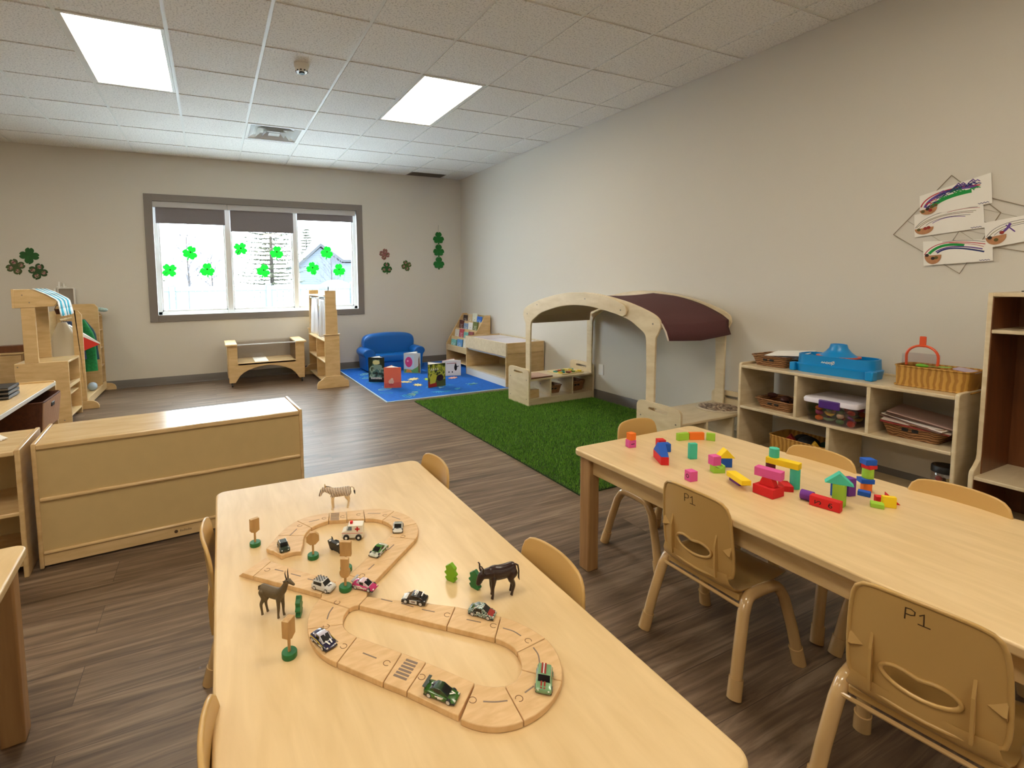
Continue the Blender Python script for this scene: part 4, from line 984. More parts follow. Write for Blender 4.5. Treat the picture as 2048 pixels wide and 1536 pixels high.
for n_, c_ in (('turf_blade_dark', (62, 110, 22)), ('turf_blade_mid', (92, 152, 34)), ('turf_blade_light', (128, 178, 58))): me.materials.append(mat(n_, c_, .7))
me.update(calc_edges=True); me.validate()
o = bpy.data.objects.new('grass_blades', me); COL.objects.link(o); o.parent = tf; o['kind'] = 'stuff'

# ---------------------------------------------------------------- playhouse
c = thing('playhouse_frame', 'maple playhouse of two low shelf benches joined by arches under a maroon canopy', 'playhouse', (0, 0, .0085))
X0, X1 = 2.93, 3.795
slot = [(y, z) for y, z in rrect(-.085, .085, -.012, .012, .0118, 5)]
def bench(y0, y1, inner_lo):
    ym = (y0+y1)/2
    for x in (X0, X1-.018):
        outer = rrect(y0, y1, .002, .385, .045, 8, (1, 1, 0, 0)); hole = [(ym+a, .335+b) for a, b in slot]
        n = 72; cc = (ym, .335)
        MB().ring(resample(outer, n, cc), resample(hole, n, cc), x, x+.018, 'x').build('bench_end', M['pale'], c, bevel=0, smooth=30)
        mb = MB()
        for yy in (y0+.04, y1-.04):
            for zz in (.07, .27): mb.prism(ell(yy, zz, .006, .006, 10), x-.0015, x+.0005, 'x')
        mb.build('screw', M['steel'], c, smooth=0)
    B('bench_top', M['palex'], c, [(X0+.018, X1-.018, y0+.005, y1-.005, .262, .28)], .003); B('bench_base', M['palex'], c, [(X0+.018, X1-.018, y0+.005, y1-.005, .06, .078)], .003)
    B('kick_board', M['palex'], c, [(X0+.018, X1-.018, y0+.008, y0+.024, .004, .06)], .003)
    for k in (1, 2): x = X0+(X1-X0)*k/3; B('divider', M['pale'], c, [(x-.009, x+.009, y0+.01, y1-.012, .078, .262)], .002)
bench(4.215, 4.60, 0); bench(2.39, 2.785, 1)
# arches: two overlapping curved boards at the front and two at the wall side
def arch_L():
    top = spline([(4.345, .95), (4.325, 1.005), (4.23, 1.057), (3.99, 1.128), (3.63, 1.186), (3.33, 1.181), (3.10, 1.149), (2.965, 1.103)], 6)
    end = [(2.94, 1.085), (2.925, 1.055), (2.935, 1.02), (2.963, 1.005), (2.99, 1.008)]
    bot = spline([(3.02, 1.018), (3.20, 1.051), (3.42, 1.075), (3.70, 1.062), (4.01, .99), (4.13, .93), (4.196, .885), (4.212, .84)], 6)
    return top+end+bot+[(4.221, .60), (4.221, .2815), (4.298, .2815), (4.298, .60), (4.300, .86), (4.325, .90)]
def mirror(p): return [(6.955-y, z) for y, z in p]
fa = arch_L()
for x in (X0+.0185, X1-.0365):
    MB().prism(fa, x, x+.018, 'x').build('arch', M['pale'], c, bevel=.003, smooth=40)
for x in (X0+.037, X1-.055):
    MB().prism(mirror(fa), x+.0, x+.018, 'x').build('arch', M['pale'], c, bevel=.003, smooth=40)
mb = MB()
for y, z in ((4.27, .96), (4.10, 1.06), (3.40, 1.135), (2.985, 1.055)): mb.prism(ell(y, z, .007, .007, 10), X0+.0170, X0+.0195, 'x')
for y, z in ((2.68, .965),): mb.prism(ell(y, z, .007, .007, 10), X0+.0355, X0+.038, 'x')
mb.build('bolt', M['steel'], c, smooth=0)
for (y, z) in ((4.26, .93), (2.69, .93), (3.55, 1.12), (3.2, 1.12)): MB().tube([(X0+.05, y, z), (X1-.05, y, z)], .011, 10).build('cross_bar', M['pale'], c)
prof = spline([(3.36, 1.168), (3.10, 1.142), (2.87, 1.088), (2.69, 1.015), (2.61, .965)], 6)+[(2.575, .91), (2.552, .85)]
nx = 14; vs = []
for i in range(nx+1):
    f = i/nx; x = X0+.056+(X1-X0-.112)*f; sag = .016*math.sin(PI*f)
    for k, (y, z) in enumerate(prof): vs.append((x, y+(.055*f if k >= len(prof)-2 else .02*f), z-sag*(1 if k < len(prof)-2 else .3)-(.0 if k < len(prof)-1 else .018*(1-abs(2*f-1)))))
m_ = len(prof); fs = [(i*m_+k, (i+1)*m_+k, (i+1)*m_+k+1, i*m_+k+1) for i in range(nx) for k in range(m_-1)]
MB().add(vs, fs).build('canopy', M['canopy'], c, smooth=180, solid=.004)
mb = MB(); e0 = [Vector(v) for v in vs[m_-6:m_]]; mb.tube([p+Vector((-.004, 0, 0)) for p in e0], .006, 6); mb.build('canopy_hem', M['hem'], c)
prof2 = [(4.235, .865), (4.225, .935), (4.215, .955), (4.00, 1.03), (3.72, 1.09), (3.48, 1.115)]
vs = []
for i in range(nx+1):
    f = i/nx; x = X0+.056+(X1-X0-.112)*f
    for k, (y, z) in enumerate(prof2): vs.append((x, y, z-.006*math.sin(PI*f)*(k > 1)))
m_ = len(prof2); fs = [(i*m_+k, (i+1)*m_+k, (i+1)*m_+k+1, i*m_+k+1) for i in range(nx) for k in range(m_-1)]
MB().add(vs, fs).build('canopy_lining', mat('taupe_canopy', (188, 166, 140), .85), c, smooth=60, solid=.004)
# things on and in the benches
pz = thing('wooden_puzzle', 'plain pinkish wooden puzzle board on the far playhouse bench, left end', 'puzzle', (3.10, 4.36, .2885), R(4))
B('board', mat('pink_wood', (196, 160, 140), .5, noise=(20, .1)), pz, [(-.15, .15, -.12, .12, 0, .012)], .003); B('board_edge', M['brown'], pz, [(-.15, .15, -.125, -.118, 0, .014)], .002)
pz = thing('wooden_puzzle', 'bright many-coloured wooden puzzle on the far playhouse bench', 'puzzle', (3.55, 4.40, .2885), R(3))
B('tray', mat('cream_tray', (232, 214, 160), .5), pz, [(-.16, .16, -.12, .12, 0, .010)], .003)
rnd = random.Random(5); pc = [(226, 196, 50), (40, 140, 130), (120, 60, 30), (190, 60, 30), (90, 120, 40), (240, 220, 120)]
for k in range(14):
    m_p = mat('puzzle_piece', pc[k % 6], .5); x = -.13+.043*(k % 7); y = -.07+.10*(k//7)
    MB().prism(ell(x, y+rnd.uniform(-.02, .02), .022, .03, 7, rnd.random()), .010, .020+.006*rnd.random()).build('puzzle_piece', m_p, pz, bevel=.002)
pz = thing('round_puzzle', 'round flat puzzle with a pale rim on the near playhouse bench', 'puzzle', (3.58, 2.58, .2885))
MB().lathe([(.0, 0), (.16, 0), (.162, .006), (.150, .010), (.0, .010)], 40).build('round_board', mat('pale_rim', (214, 200, 176), .5), pz)
MB().lathe([(.0, .0102), (.140, .0102), (.140, .0115), (.0, .0115)], 36).build('round_picture', patch_mat('round_picture', [(120, 84, 60), (196, 176, 150), (90, 60, 44), (160, 140, 120)], 16, .5), pz, smooth=0)
def wicker(label, x, y, z, rz, w, d, h, name='wicker_basket', grp=None, m='wicker', cut=True):
    t = thing(name, label, 'basket', (x, y, z), rz, grp)
    lo = lambda zz, s: [(a*s, b*s, zz) for a, b in rrect(-w/2, w/2, -d/2, d/2, .025, 4)]
    MB().loft([lo(0, .80), lo(h*.5, .9), lo(h, 1.0), lo(h, .95), lo(h*.5, .86), lo(.008, .76)]).build('basket_body', M[m], t, smooth=50)
    MB().tube([(a, b, h) for a, b in rrect(-w/2, w/2, -d/2, d/2, .025, 4)], .0055, 6, closed=True).build('rim', M[m], t)
    if cut:
        for k in (-1, 1): MB().box(-w*.465-.006, -w*.465+.003, k*.022-.014, k*.022+.014, h*.52, h*.72).build('handle_slot', M['black'], t, bevel=.003)
    return t
wicker('brown basket in the middle cubby of the far playhouse bench', 3.33, 4.40, .0875, R(90), .17, .22, .085); 
wicker('brown basket in the right cubby of the far playhouse bench', 3.63, 4.40, .0875, R(95), .19, .25, .105)
kk = thing('folded_card', 'folded pinkish card in the middle cubby of the far playhouse bench', 'card', (3.28, 4.45, .105), R(-20))
MB().at(0, 0, 0, ry=-.5).box(-.004, .004, -.08, .08, 0, .11).build('card', mat('pink_card', (206, 180, 190), .7), kk, smooth=0)
wb = thing('wooden_block', 'lower of two stacked wooden blocks in the left cubby of the far playhouse bench', 'block', (3.02, 4.27, .0875), 0)
B('block_body', M['birch'], wb, [(-.06, .06, -.03, .04, 0, .05)], .003)
wb = thing('wooden_block', 'upper of two stacked wooden blocks in the left cubby of the far playhouse bench', 'block', (3.02, 4.27, .1378), 0)
B('block_body', M['birch'], wb, [(-.055, .058, -.03, .04, 0, .035)], .003)

# ================================================================ RIGHT WALL SHELF
c = thing('cubby_shelf', 'long low maple cubby shelf against the right wall between playhouse and locker', 'shelf', (3.41, 1.152, 0))
D, Ls, h = .385, 1.158, .688
for y in (0, Ls-.018):
    MB().prism([(0, 0), (D, 0), (D, h+.016), (.02, h+.016), (.004, h+.010), (0, h)], y, y+.018, 'y').build('side_panel', M['pale'], c, bevel=.004)
B('top_panel', M['palex'], c, [(.0, D, .018, Ls-.018, h-.02, h)], .004); B('shelf', M['palex'], c, [(.0, D, .018, Ls-.018, .378, .396)], .003); B('shelf', M['palex'], c, [(.0, D, .018, Ls-.018, .05, .068)], .003)
for y in (1.535-1.152, 1.927-1.152): B('divider', M['pale'], c, [(.002, D-.01, y-.009, y+.009, .396, h-.02)], .002)
B('divider', M['pale'], c, [(.002, D-.01, 1.732-1.152-.009, 1.732-1.152+.009, .068, .378)], .002)
B('top_ledge', M['palex'], c, [(D-.016, D, .018, Ls-.018, h, h+.014)], .003)
H = h+.0005
t = wicker('brown wicker basket of papers at the left end on top of the cubby shelf', 3.60, 2.155, H, R(0), .23, .24, .072)
for k, (lb, cc) in enumerate([('white paper lying top of the stack in the wicker basket on the shelf', (240, 238, 234)), ('grey printed paper in the wicker basket on the shelf', (150, 150, 158)), ('white paper at the bottom of the stack in the wicker basket', (226, 224, 222))]):
    p = thing('paper_sheet', lb, 'paper', (3.61+.01*k, 2.10-.01*k, H+.088-.010*k), R(6*k)); p.rotation_euler = (R(-6), R(-6), R(6*k+4))
    MB().box(-.085, .10, -.13, .11, 0, .004).build('sheet', mat('paper_sheet', cc, .8), p, smooth=0)
t = thing('sand_tray_toy', 'bright blue plastic play tray with a raised volcano-like funnel on the shelf', 'toy', (3.595, 1.785, H))
M['cyan'] = mat('bright_blue_plastic', (10, 140, 214), .3)
st = lambda a, b, z: [(x, y, z) for x, y in rrect(-a, a, -b, b, min(a, b)*.75, 8)]
MB().loft([st(.098, .215, 0), st(.105, .222, .05), st(.096, .212, .055), st(.092, .208, .115), st(.085, .20, .115), st(.082, .196, .04)]).build('tray_body', M['cyan'], t, smooth=40)
B('corner_clip', M['cyan'], t, [(-.115, -.06, -.235, -.195, .0, .055)], .006); B('corner_clip', M['cyan'], t, [(-.105, -.05, .20, .232, .0, .055)], .006)
MB().loft([[(a*x, a*y*1.1, z) for x, y in ell(0, 0, 1, 1, 28)] for a, z in ((.095, .112), (.082, .122), (.062, .14), (.045, .165), (.038, .19), (.033, .19), (.030, .16))]).build('funnel', M['cyan'], t, smooth=50)
MB().loft([st(.080, .11, .108), st(.080, .11, .116)]).build('orange_plate', mat('orange_plastic', (226, 92, 50), .35), t)
lg = MB(); pl = lambda u, v, hh: (-.0945-hh-.0015, -u, v)
pts = [(-.045, .072), (-.04, .08), (-.034, .072), (-.028, .08), (-.022, .072)]
lg.ribbon(pts, .0035, pl); lg.ribbon([(-.012+.007*math.cos(a*.7), .076+.005*math.sin(a*.7)) for a in range(9)], .0035, pl); lg.ribbon([(.004+.006*math.cos(a*.7), .076+.005*math.sin(a*.7)) for a in range(9)], .0035, pl); lg.ribbon([(.02+.008*math.cos(a*.7), .079+.008*math.sin(a*.7)) for a in range(9)], .0035, pl); lg.ribbon([(.012, .064), (.026, .090)], .0035, pl)
lg.build('white_logo', M['paper'], t, smooth=0)
def weave_tub(label, x, y, z, w, l, hh, m='tanweave'):
    t = thing('woven_tub', label, 'basket', (x, y, z))
    lo = lambda zz, s: [(a*s, b*s, zz) for a, b in rrect(-w/2, w/2, -l/2, l/2, .035, 6)]
    MB().loft([lo(0, .97), lo(hh, 1.0), lo(hh, .96), lo(.006, .93)]).build('tub_body', M[m], t, smooth=40)
    for zz in (.004, hh): MB().tube([(a, b, zz) for a, b in rrect(-w/2, w/2, -l/2, l/2, .035, 6)], .0045, 6, closed=True).build('rim', M[m], t)
    return t
weave_tub('tan woven tub on top of the cubby shelf beside the locker', 3.60, 1.31, H, .19, .315, .112)
M['translor'] = mat('orange_clear', (240, 92, 52), .25, alpha=.85); M['clearbox'] = M['clearpl']
t = thing('plastic_tongs', 'orange plastic toy tongs arched above the tan woven tub', 'tongs', (3.56, 1.365, H+.115))
arc = [(0, .068*math.cos(PI*i/16), .052+.068*math.sin(PI*i/16)*.9) for i in range(17)]
MB().tube([(0, .066, .0)]+arc+[(0, -.068, .03), (0, -.066, .004)], .0065, 8).build('arch_handle', M['translor'], t)
MB().prism(rrect(-.014, .014, .105, .165, .004), -.003, .003, 'x').build('tab', M['translor'], t, bevel=.001)
t = thing('clear_container', 'clear plastic container standing in the tan woven tub', 'container', (3.60, 1.385, H+.02))
mb = MB().loft([[(a, b, z) for a, b in rrect(-.05, .05, -.07, .07, .02)] for z in (0, .155)]); mb.build('container_body', M['clearpl'], t, smooth=40)
t = thing('green_scoop', 'lime green plastic scoop lying on top of the tan woven tub', 'scoop', (3.555, 1.30, H+.108))
MB().loft([[(x, y, z) for x, y in ell(0, yy, rx, .006, 14)] for yy, rx, z in ((.075, .006, .006), (.03, .010, .01), (.0, .02, .014), (-.05, .035, .016))]).build('scoop_body', mat('lime_plastic', (122, 190, 40), .35, alpha=.9), t)
MB().ball((0, .06, .01), .018, 14, .8, 1.6, .6).build('scoop_handle', mat('lime_plastic', (110, 180, 36), .35), t)
t = thing('purple_lid', 'flat lilac plastic lid leaning out of the tan woven tub', 'lid', (3.60, 1.20, H+.112)); t.rotation_euler = (R(8), 0, 0)
MB().prism(rrect(-.05, .05, -.05, .04, .02), 0, .004).build('lid_plate', mat('lilac_plastic', (190, 170, 196), .3), t)
# shelf bays
S = .3965
t = wicker('low wicker basket of dark toys in the left bay of the cubby shelf', 3.575, 2.10, S, 0, .22, .25, .065)
rnd = random.Random(9)
for k in range(7):
    m_ = thing('dark_toy_piece', 'dark brown toy piece heaped in the left bay wicker basket', 'toy', (3.575+rnd.uniform(-.07, .07), 2.10+rnd.uniform(-.08, .08), S+.045+.006*k), rnd.random()*3, 'dark toy pieces in the wicker basket')
    MB().ball((0, 0, 0), .028, 10, 1.2, .9, .6).build('piece', mat('dark_piece', (52+4*k, 34, 26), .6), m_)
t = thing('clear_tote', 'clear plastic tote with purple latches full of play food, middle bay of the shelf', 'storage bin', (3.555, 1.735, S))
lo = lambda z, s, q=1.0: [(a*s, b*s, z) for a, b in rrect(-.145, .145, -.145, .145, .03, 6)]
MB().loft([lo(0, .88), lo(.125, .98), lo(.125, .965), lo(.004, .865)]).build('tote_body', M['clearpl'], t, smooth=40)
MB().loft([lo(.122, 1.02), lo(.140, 1.03), lo(.152, .99), lo(.154, .7)]).build('tote_lid', mat('milky_lid', (226, 220, 230), .35), t, smooth=40)
M['latch'] = mat('purple_latch', (78, 40, 126), .35)
B('latch', M['latch'], t, [(-.156, -.140, -.065, .05, .098, .150)], .006)
foods = [('red tomato slice', (200, 50, 40)), ('orange carrot', (236, 120, 40)), ('yellow banana', (244, 200, 60)), ('green pepper', (70, 110, 50)), ('purple grape cluster', (110, 40, 110)), ('magenta beet', (170, 40, 100)), ('pale green cabbage', (130, 160, 110)), ('cream bread roll', (226, 190, 140))]
rnd = random.Random(21)
for k in range(34):
    nm, cc = foods[k % 8]; lay = k//12; x = -.10+.19*rnd.random() if k % 3 else -.105; y = -.105+.21*((k*5) % 12)/11
    f = thing('play_food', f'{nm} play food piece inside the clear tote', 'play food', (3.555+x, 1.735+y, S+.022+lay*.032+.006*rnd.random()), rnd.random()*3, 'play food in the clear tote')
    if k % 4 == 0: mb = MB().at(0, 0, 0, rx=rnd.uniform(.6, 1.6)).lathe([(0, -.006), (.018, -.006), (.020, 0), (.018, .006), (0, .006)], 16)
    elif k % 4 == 2: mb = MB().tube([(-.03, 0, .004), (-.012, 0, -.004), (.012, 0, -.004), (.03, 0, .004)], [.004, .009, .009, .004], 10)
    else: mb = MB().ball((0, 0, 0), .019, 14, 1, 1.15, .85)
    mb.build('food_body', mat('play_food', cc, .5), f, smooth=50)
t = wicker('large wicker basket heaped with booklets in the right bay of the cubby shelf', 3.60, 1.365, S, 0, .26, .27, .085)
rnd = random.Random(2); bc = [(150, 60, 54), (206, 190, 180), (120, 90, 80), (226, 216, 206), (96, 70, 60), (180, 150, 140)]
for k in range(6):
    b = thing('booklet', f'{["rust red", "pale pinkish", "brown", "white", "dark brown", "beige"][k]} booklet in the heap in the right bay basket of the cubby shelf', 'booklet', (3.565+.006*k, 1.375-.004*k, S+.078+.0085*k), R(rnd.uniform(-10, 10)), 'booklets in the right bay basket')
    b.rotation_euler = (R(4+k), R(-3), b.rotation_euler[2]); MB().box(-.105, .115, -.155, .13, 0, .006).build('booklet_cover', mat('booklet', bc[k], .45), b, smooth=0)
t = weave_tub('tan woven tub of dark shapes in the lower left bay of the cubby shelf', 3.585, 1.945, .0685, .24, .36, .155)
for k, (lb, cc, dx, dy, dz, rr) in enumerate([('red block shape on the lower tub heap', (150, 30, 30), -.03, .08, .155, .3), ('black round toy on the lower tub heap', (14, 14, 16), -.02, -.03, .165, 0), ('yellow triangular block on the lower tub heap', (226, 176, 40), -.06, -.09, .155, .7), ('dark green toy on the lower tub heap', (20, 50, 30), .04, -.12, .145, 0), ('black toy at the back of the lower tub heap', (16, 16, 18), .05, .04, .15, 0)]):
    q = thing('mixed_toy', lb, 'toy', (3.585+dx, 1.945+dy, .0685+dz-.04), rr)
    if k in (0, 2): MB().prism([(-.04, 0), (.04, 0), (.0, .055)], -.02, .02, 'x').build('shape', mat('toy_shape', cc, .5), q, bevel=.002)
    else: MB().ball((0, 0, 0), .06, 18, 1.1, 1.1, .9).build('shape', mat('toy_shape', cc, .6), q)
t = thing('toy_jar', 'clear jar with a black lid and small toys, lower right of the cubby shelf', 'jar', (3.60, 1.25, .0685))
MB().lathe([(.0, 0), (.052, 0), (.058, .012), (.058, .15), (.05, .165)], 28).build('jar_glass', M['clearpl'], t)
MB().lathe([(.0, .20), (.056, .20), (.060, .195), (.060, .164), (.0, .164)], 28).build('jar_lid', M['black'], t, smooth=40)
rnd = random.Random(6)
for k in range(14):
    q = thing('small_toy', f'{["red", "white", "brown", "yellow"][k % 4]} small toy inside the clear jar', 'toy', (3.60+rnd.uniform(-.03, .03), 1.25+rnd.uniform(-.03, .03), .0685+.018+.009*k), 0, 'small toys in the jar')
    MB().ball((0, 0, 0), .015, 10).build('toy_body', mat('small_toy', [(170, 60, 60), (220, 214, 206), (110, 80, 60), (200, 170, 70)][k % 4], .5), q)

# ---------------------------------------------------------------- locker
c = thing('coat_locker', 'tall wooden coat locker with dark brown inside at the right edge', 'locker', (3.405, 1.10, 0))
D = .40
sd = [(0, 0), (D, 0), (D, 1.215), (.075, 1.215), (.075, .40), (.068, .375), (.035, .345), (.006, .325), (0, .305)]
for y in (-.018, -.48, -.94): MB().prism(sd, y, y+.018, 'y').build('side_panel', M['pale'], c, bevel=.003, smooth=30)
M['lockin'] = M['brown']
for (y0, y1) in ((-.462, -.018), (-.922, -.48)):
    B('back_panel', M['brown'], c, [(D-.012, D, y0, y1, .02, 1.2)], 0)
    B('inner_lining', M['brown'], c, [(.078, D-.012, y0, y0+.004, .30, 1.19), (.078, D-.012, y1-.004, y1, .30, 1.19)], 0)
    B('top_panel', M['palex'], c, [(.076, D, y0, y1, 1.195, 1.213)], .003); B('upper_shelf', M['palex'], c, [(.078, D-.012, y0, y1, 1.015, 1.033)], .003)
    B('seat_shelf', M['palex'], c, [(.004, D-.012, y0, y1, .285, .303)], .003); B('base_shelf', M['palex'], c, [(.004, D-.012, y0, y1, .04, .058)], .003)
    B('lower_lining', M['brown'], c, [(.006, D-.012, y0, y0+.003, .058, .285)], 0); B('lower_lining', M['brown'], c, [(.006, D-.012, y1-.003, y1, .058, .285)], 0)
for y in (-.135, -.60):
    hk = MB(); hk.at(.24, y, 0); hk.tube([(0, 0, .90), (0, -.015, .895), (0, -.04, .915), (0, -.05, .945)], .004, 8); hk.tube([(0, 0, .90), (0, .0, .875), (0, -.02, .865), (0, -.045, .872)], .004, 8); hk.box(-.008, .008, -.004, .008, .87, .91)
    hk.build('coat_hook', M['chrome'], c)
tw = thing('dried_twig', 'dry brown twig lying on top of the coat locker', 'twig', (3.52, .86, 1.2155))
mb = MB(); mb.tube([(0, .14, .006), (.01, .05, .012), (0, -.05, .008), (.02, -.2, .008)], [.003, .005, .006, .004], 6); mb.tube([(.01, .05, .01), (-.02, .12, .022)], .0025, 5); mb.tube([(0, -.05, .01), (-.03, .05, .02)], .0025, 5); mb.build('twig_stem', M['bark'], tw)

# ================================================================ WALL ART (right wall)
ax = XR-.004
def diamond(label, pts):
    t = thing('diamond_frame', label, 'wire frame', (XR, 0, 0))
    q = [(-.006, y, z) for y, z in pts]
    MB().tube(q, .0022, 6, closed=True).build('wire_outline', M['wiretan'], t)
    mb = MB(); A_, B_, C_, D_ = [Vector(p) for p in q]
    for f in (.25, .5, .75): mb.tube([A_.lerp(B_, f), D_.lerp(C_, f)], .0008, 4)
    mb.build('string', M['wiretan'], t)
M['wiretan'] = mat('tan_string', (150, 134, 110), .7)
diamond('tan string diamond behind the papers on the right wall, left one', [(1.633, 1.557), (1.384, 1.864), (1.18, 1.63), (1.324, 1.312)])
diamond('tan string diamond behind the papers on the right wall, cut by the frame edge', [(1.36, 1.50), (1.255, 1.73), (.93, 1.57), (1.02, 1.40)])
crayon = {n: mat('crayon_'+n, c_, .85) for n, c_ in dict(red=(190, 50, 66), navy=(44, 52, 110), green=(34, 150, 70), purple=(104, 70, 150), teal=(20, 80, 90), grey=(120, 116, 120), rose=(200, 120, 120), olive=(110, 110, 60), brown=(120, 84, 60)).items()}
M['potbrown'] = mat('pot_paper', (188, 134, 92), .8, noise=(60, .15))
def drawing(label, corners, pot, arcs, dots, off, scrib=0):
    """paper with a pot of beads and an arched rainbow; corners TL,TR,BR,BL as (y,z)"""
    t = thing('rainbow_drawing', label, 'drawing', (XR, 0, 0), 0, 'rainbow drawings on the right wall')
    TL, TR, BR, BL = [Vector(p) for p in corners]
    P = lambda u, v: (TL*(1-u)+TR*u)*(1-v)+(BL*(1-u)+BR*u)*v
    x0 = -.008-off
    MB().prism([tuple(p) for p in (TL, TR, BR, BL)], x0-.0012, x0, 'x').build('paper', M['paper'], t, smooth=0)
    pl = lambda lay: (lambda u, v, h: (x0-.0014-h-lay*.0004, *P(u, v)))
    def ink_(m, pts, w, lay=0):
        q = [tuple(P(*p)) for p in pts]; mb = MB(); mb.ribbon(q, w, lambda a, b, h: (x0-.0014-h-lay*.0004, a, b)); return mb.build('crayon_line', m, t, smooth=0)
    lay_ = 0
    for (nm, (u0, v0), (uc, vc), (u1, v1), w) in arcs:
        pts = [((1-s)**2*u0+2*s*(1-s)*uc+s*s*u1, (1-s)**2*v0+2*s*(1-s)*vc+s*s*v1) for s in [i/18 for i in range(19)]]
        ink_(crayon[nm], pts, w, lay_); lay_ += .12
    rnd = random.Random(scrib)
    if scrib:
        for k in range(60):
            s = rnd.random(); band = rnd.random(); u = .08+.72*s; v = .62-.60*math.sin(min(1, s*1.25+.12)*PI*.62)+.34*band
            nm = 'red' if s < .18 and band < .4 else ('green' if band > .72 and s > .2 else ('teal' if band > .45 and .45 < s < .7 else ('navy' if band > .3 else 'purple')))
            ink_(crayon[nm], [(u, v), (u+.05, v-.05+rnd.uniform(-.03, .03)), (u+.08, v+.02)], .004, 1+.05*k)
    pu, pv, pw, ph = pot
    poly = [(pu-pw, pv), (pu+pw, pv-.02)]+[(pu+pw*math.cos(-a), pv+ph*math.sin(a)) for a in [PI*i/12 for i in range(1, 12)]]
    MB().prism([tuple(P(*p)) for p in poly], x0-.0034, x0-.0024, 'x').build('pot', M['potbrown'], t, smooth=0)
    for (u, v, c_) in dots:
        y, z = P(u, v); MB().at(x0-.004, y, z, ry=PI/2).lathe([(0, .002), (.008, .0015), (.009, 0), (0, 0)][::-1], 12).build('bead', mat('bead', c_, .4), t)
    nm = MB(); nm.ribbon([tuple(P(.82+.02*k, .935+(.02 if k % 2 else -.01))) for k in range(8)], .0025, lambda a, b, h: (x0-.0014-h, a, b)); nm.build('written_name', crayon['navy'], t, smooth=0)
DK = (40, 26, 20); RD = (150, 36, 24); OL = (96, 84, 30)
drawing('densely coloured rainbow drawing at the top of the right wall papers', [(1.517, 1.769), (1.225, 1.847), (1.213, 1.685), (1.510, 1.650)], (.13, .72, .13, .26), [('red', (.02, .55), (.12, -.15), (.85, .30), .006), ('purple', (.08, .6), (.2, -.05), (.8, .32), .012), ('green', (.2, .62), (.35, .35), (.72, .42), .02)], [(.05, .8, OL), (.12, .72, DK), (.18, .66, OL), (.24, .62, OL), (.16, .80, RD)], .002, scrib=3)
drawing('mostly uncoloured rainbow drawing second from top on the right wall', [(1.537, 1.663), (1.248, 1.690), (1.236, 1.558), (1.529, 1.531)], (.15, .66, .145, .27), [('grey', (.01, .6), (.25, -.12), (.92, .12), .0025), ('olive', (.03, .6), (.28, .05), (.9, .25), .0025), ('brown', (.08, .6), (.3, .10), (.86, .3), .0025), ('grey', (.18, .55), (.36, .22), (.82, .38), .0025), ('purple', (.28, .5), (.45, .25), (.75, .42), .003), ('rose', (.5, .14), (.7, .05), (.95, .16), .002)], [(.07, .7, OL), (.17, .68, RD), (.22, .66, RD)], 0)
drawing('lightly coloured rainbow drawing lowest of the papers on the right wall', [(1.488, 1.503), (1.201, 1.492), (1.194, 1.378), (1.478, 1.361)], (.15, .60, .13, .36), [('red', (.02, .55), (.2, -.18), (.9, .2), .004), ('green', (.1, .5), (.28, .05), (.6, .22), .014), ('navy', (.22, .5), (.4, .15), (.88, .55), .008), ('purple', (.2, .45), (.42, .1), (.86, .42), .006), ('rose', (.4, .1), (.7, .12), (.88, .32), .003), ('grey', (.3, .05), (.6, -.05), (.92, .1), .0025)], [(.06, .58, DK), (.15, .72, DK), (.2, .70, OL)], .004)
drawing('rainbow drawing with a purple scribble, rightmost on the right wall', [(1.237, 1.583), (.955, 1.625), (.935, 1.500), (1.223, 1.444)], (.14, .60, .135, .32), [('grey', (.02, .55), (.2, -.1), (.95, .3), .0025), ('olive', (.06, .55), (.25, .05), (.9, .35), .0025), ('grey', (.12, .55), (.3, .15), (.85, .4), .0025), ('purple', (.22, .5), (.3, .4), (.33, .22), .010), ('purple', (.28, .25), (.32, .35), (.38, .55), .005)], [(.06, .62, DK), (.22, .50, RD), (.14, .74, OL)], .006)

# ================================================================ SHAMROCKS
def clover_pts(r, stem=True, lobes=3, rot=0):
    """outline of a clover: heart lobes about the centre"""
    p = []; n = 84
    for i in range(n):
        a = 2*PI*i/n; q = abs(math.cos(lobes*a/2.0))**.42; notch = 1-.17*math.exp(-((math.sin(lobes*a/2.0))/.16)**2)
        p.append((r*(.36+.64*q)*notch*math.cos(a+rot), r*(.36+.64*q)*notch*math.sin(a+rot)))
    return p
def clover(label, x, y, z, r, m, group, rz=0, lobes=3, hang=False, tilt=0, inner=None):
    t = thing('paper_shamrock', label, 'shamrock', (x, y, z), 0, group)
    t.rotation_euler = (tilt, rz, 0)
    MB().prism(clover_pts(r, True, lobes, PI/2), -.0015, .0005, 'y').build('leaf_shape', m, t, smooth=0)
    MB().prism([(-.10*r, -.2*r), (.10*r, -.2*r), (.16*r, -1.02*r), (-.02*r, -1.06*r)], -.0012, .0004, 'y').build('stem', m, t, smooth=0)
    if inner:
        mb = MB()
        for k in range(lobes):
            a = PI/2+2*PI*k/lobes; mb.prism(ell(.55*r*math.cos(a), .55*r*math.sin(a), .24*r, .24*r, 14), -.0024, -.0016, 'y')
        mb.build('pasted_pictures', inner, t, smooth=0)
    return t
yw = YB-.0035
M['dkgreen'] = mat('dark_green_paper', (24, 92, 26), .6, noise=(25, .3))
clover('dark green paper shamrock on the back wall, top of the left three', -1.943, yw, 1.683, .098, M['dkgreen'], 'paper shamrocks on the back wall', .1, 4)
clover('olive paper shamrock with grey pictures on the back wall, left of the left three', -2.08, yw, 1.553, .095, mat('olive_paper', (66, 88, 40), .6, noise=(30, .35)), 'paper shamrocks on the back wall', -.3, 4, inner=M['photo'])
clover('paper shamrock with pink pictures on the back wall, right of the left three', -1.87, yw, 1.497, .098, mat('deep_green_paper', (30, 72, 22), .6), 'paper shamrocks on the back wall', .3, 4, inner=M['photo'])
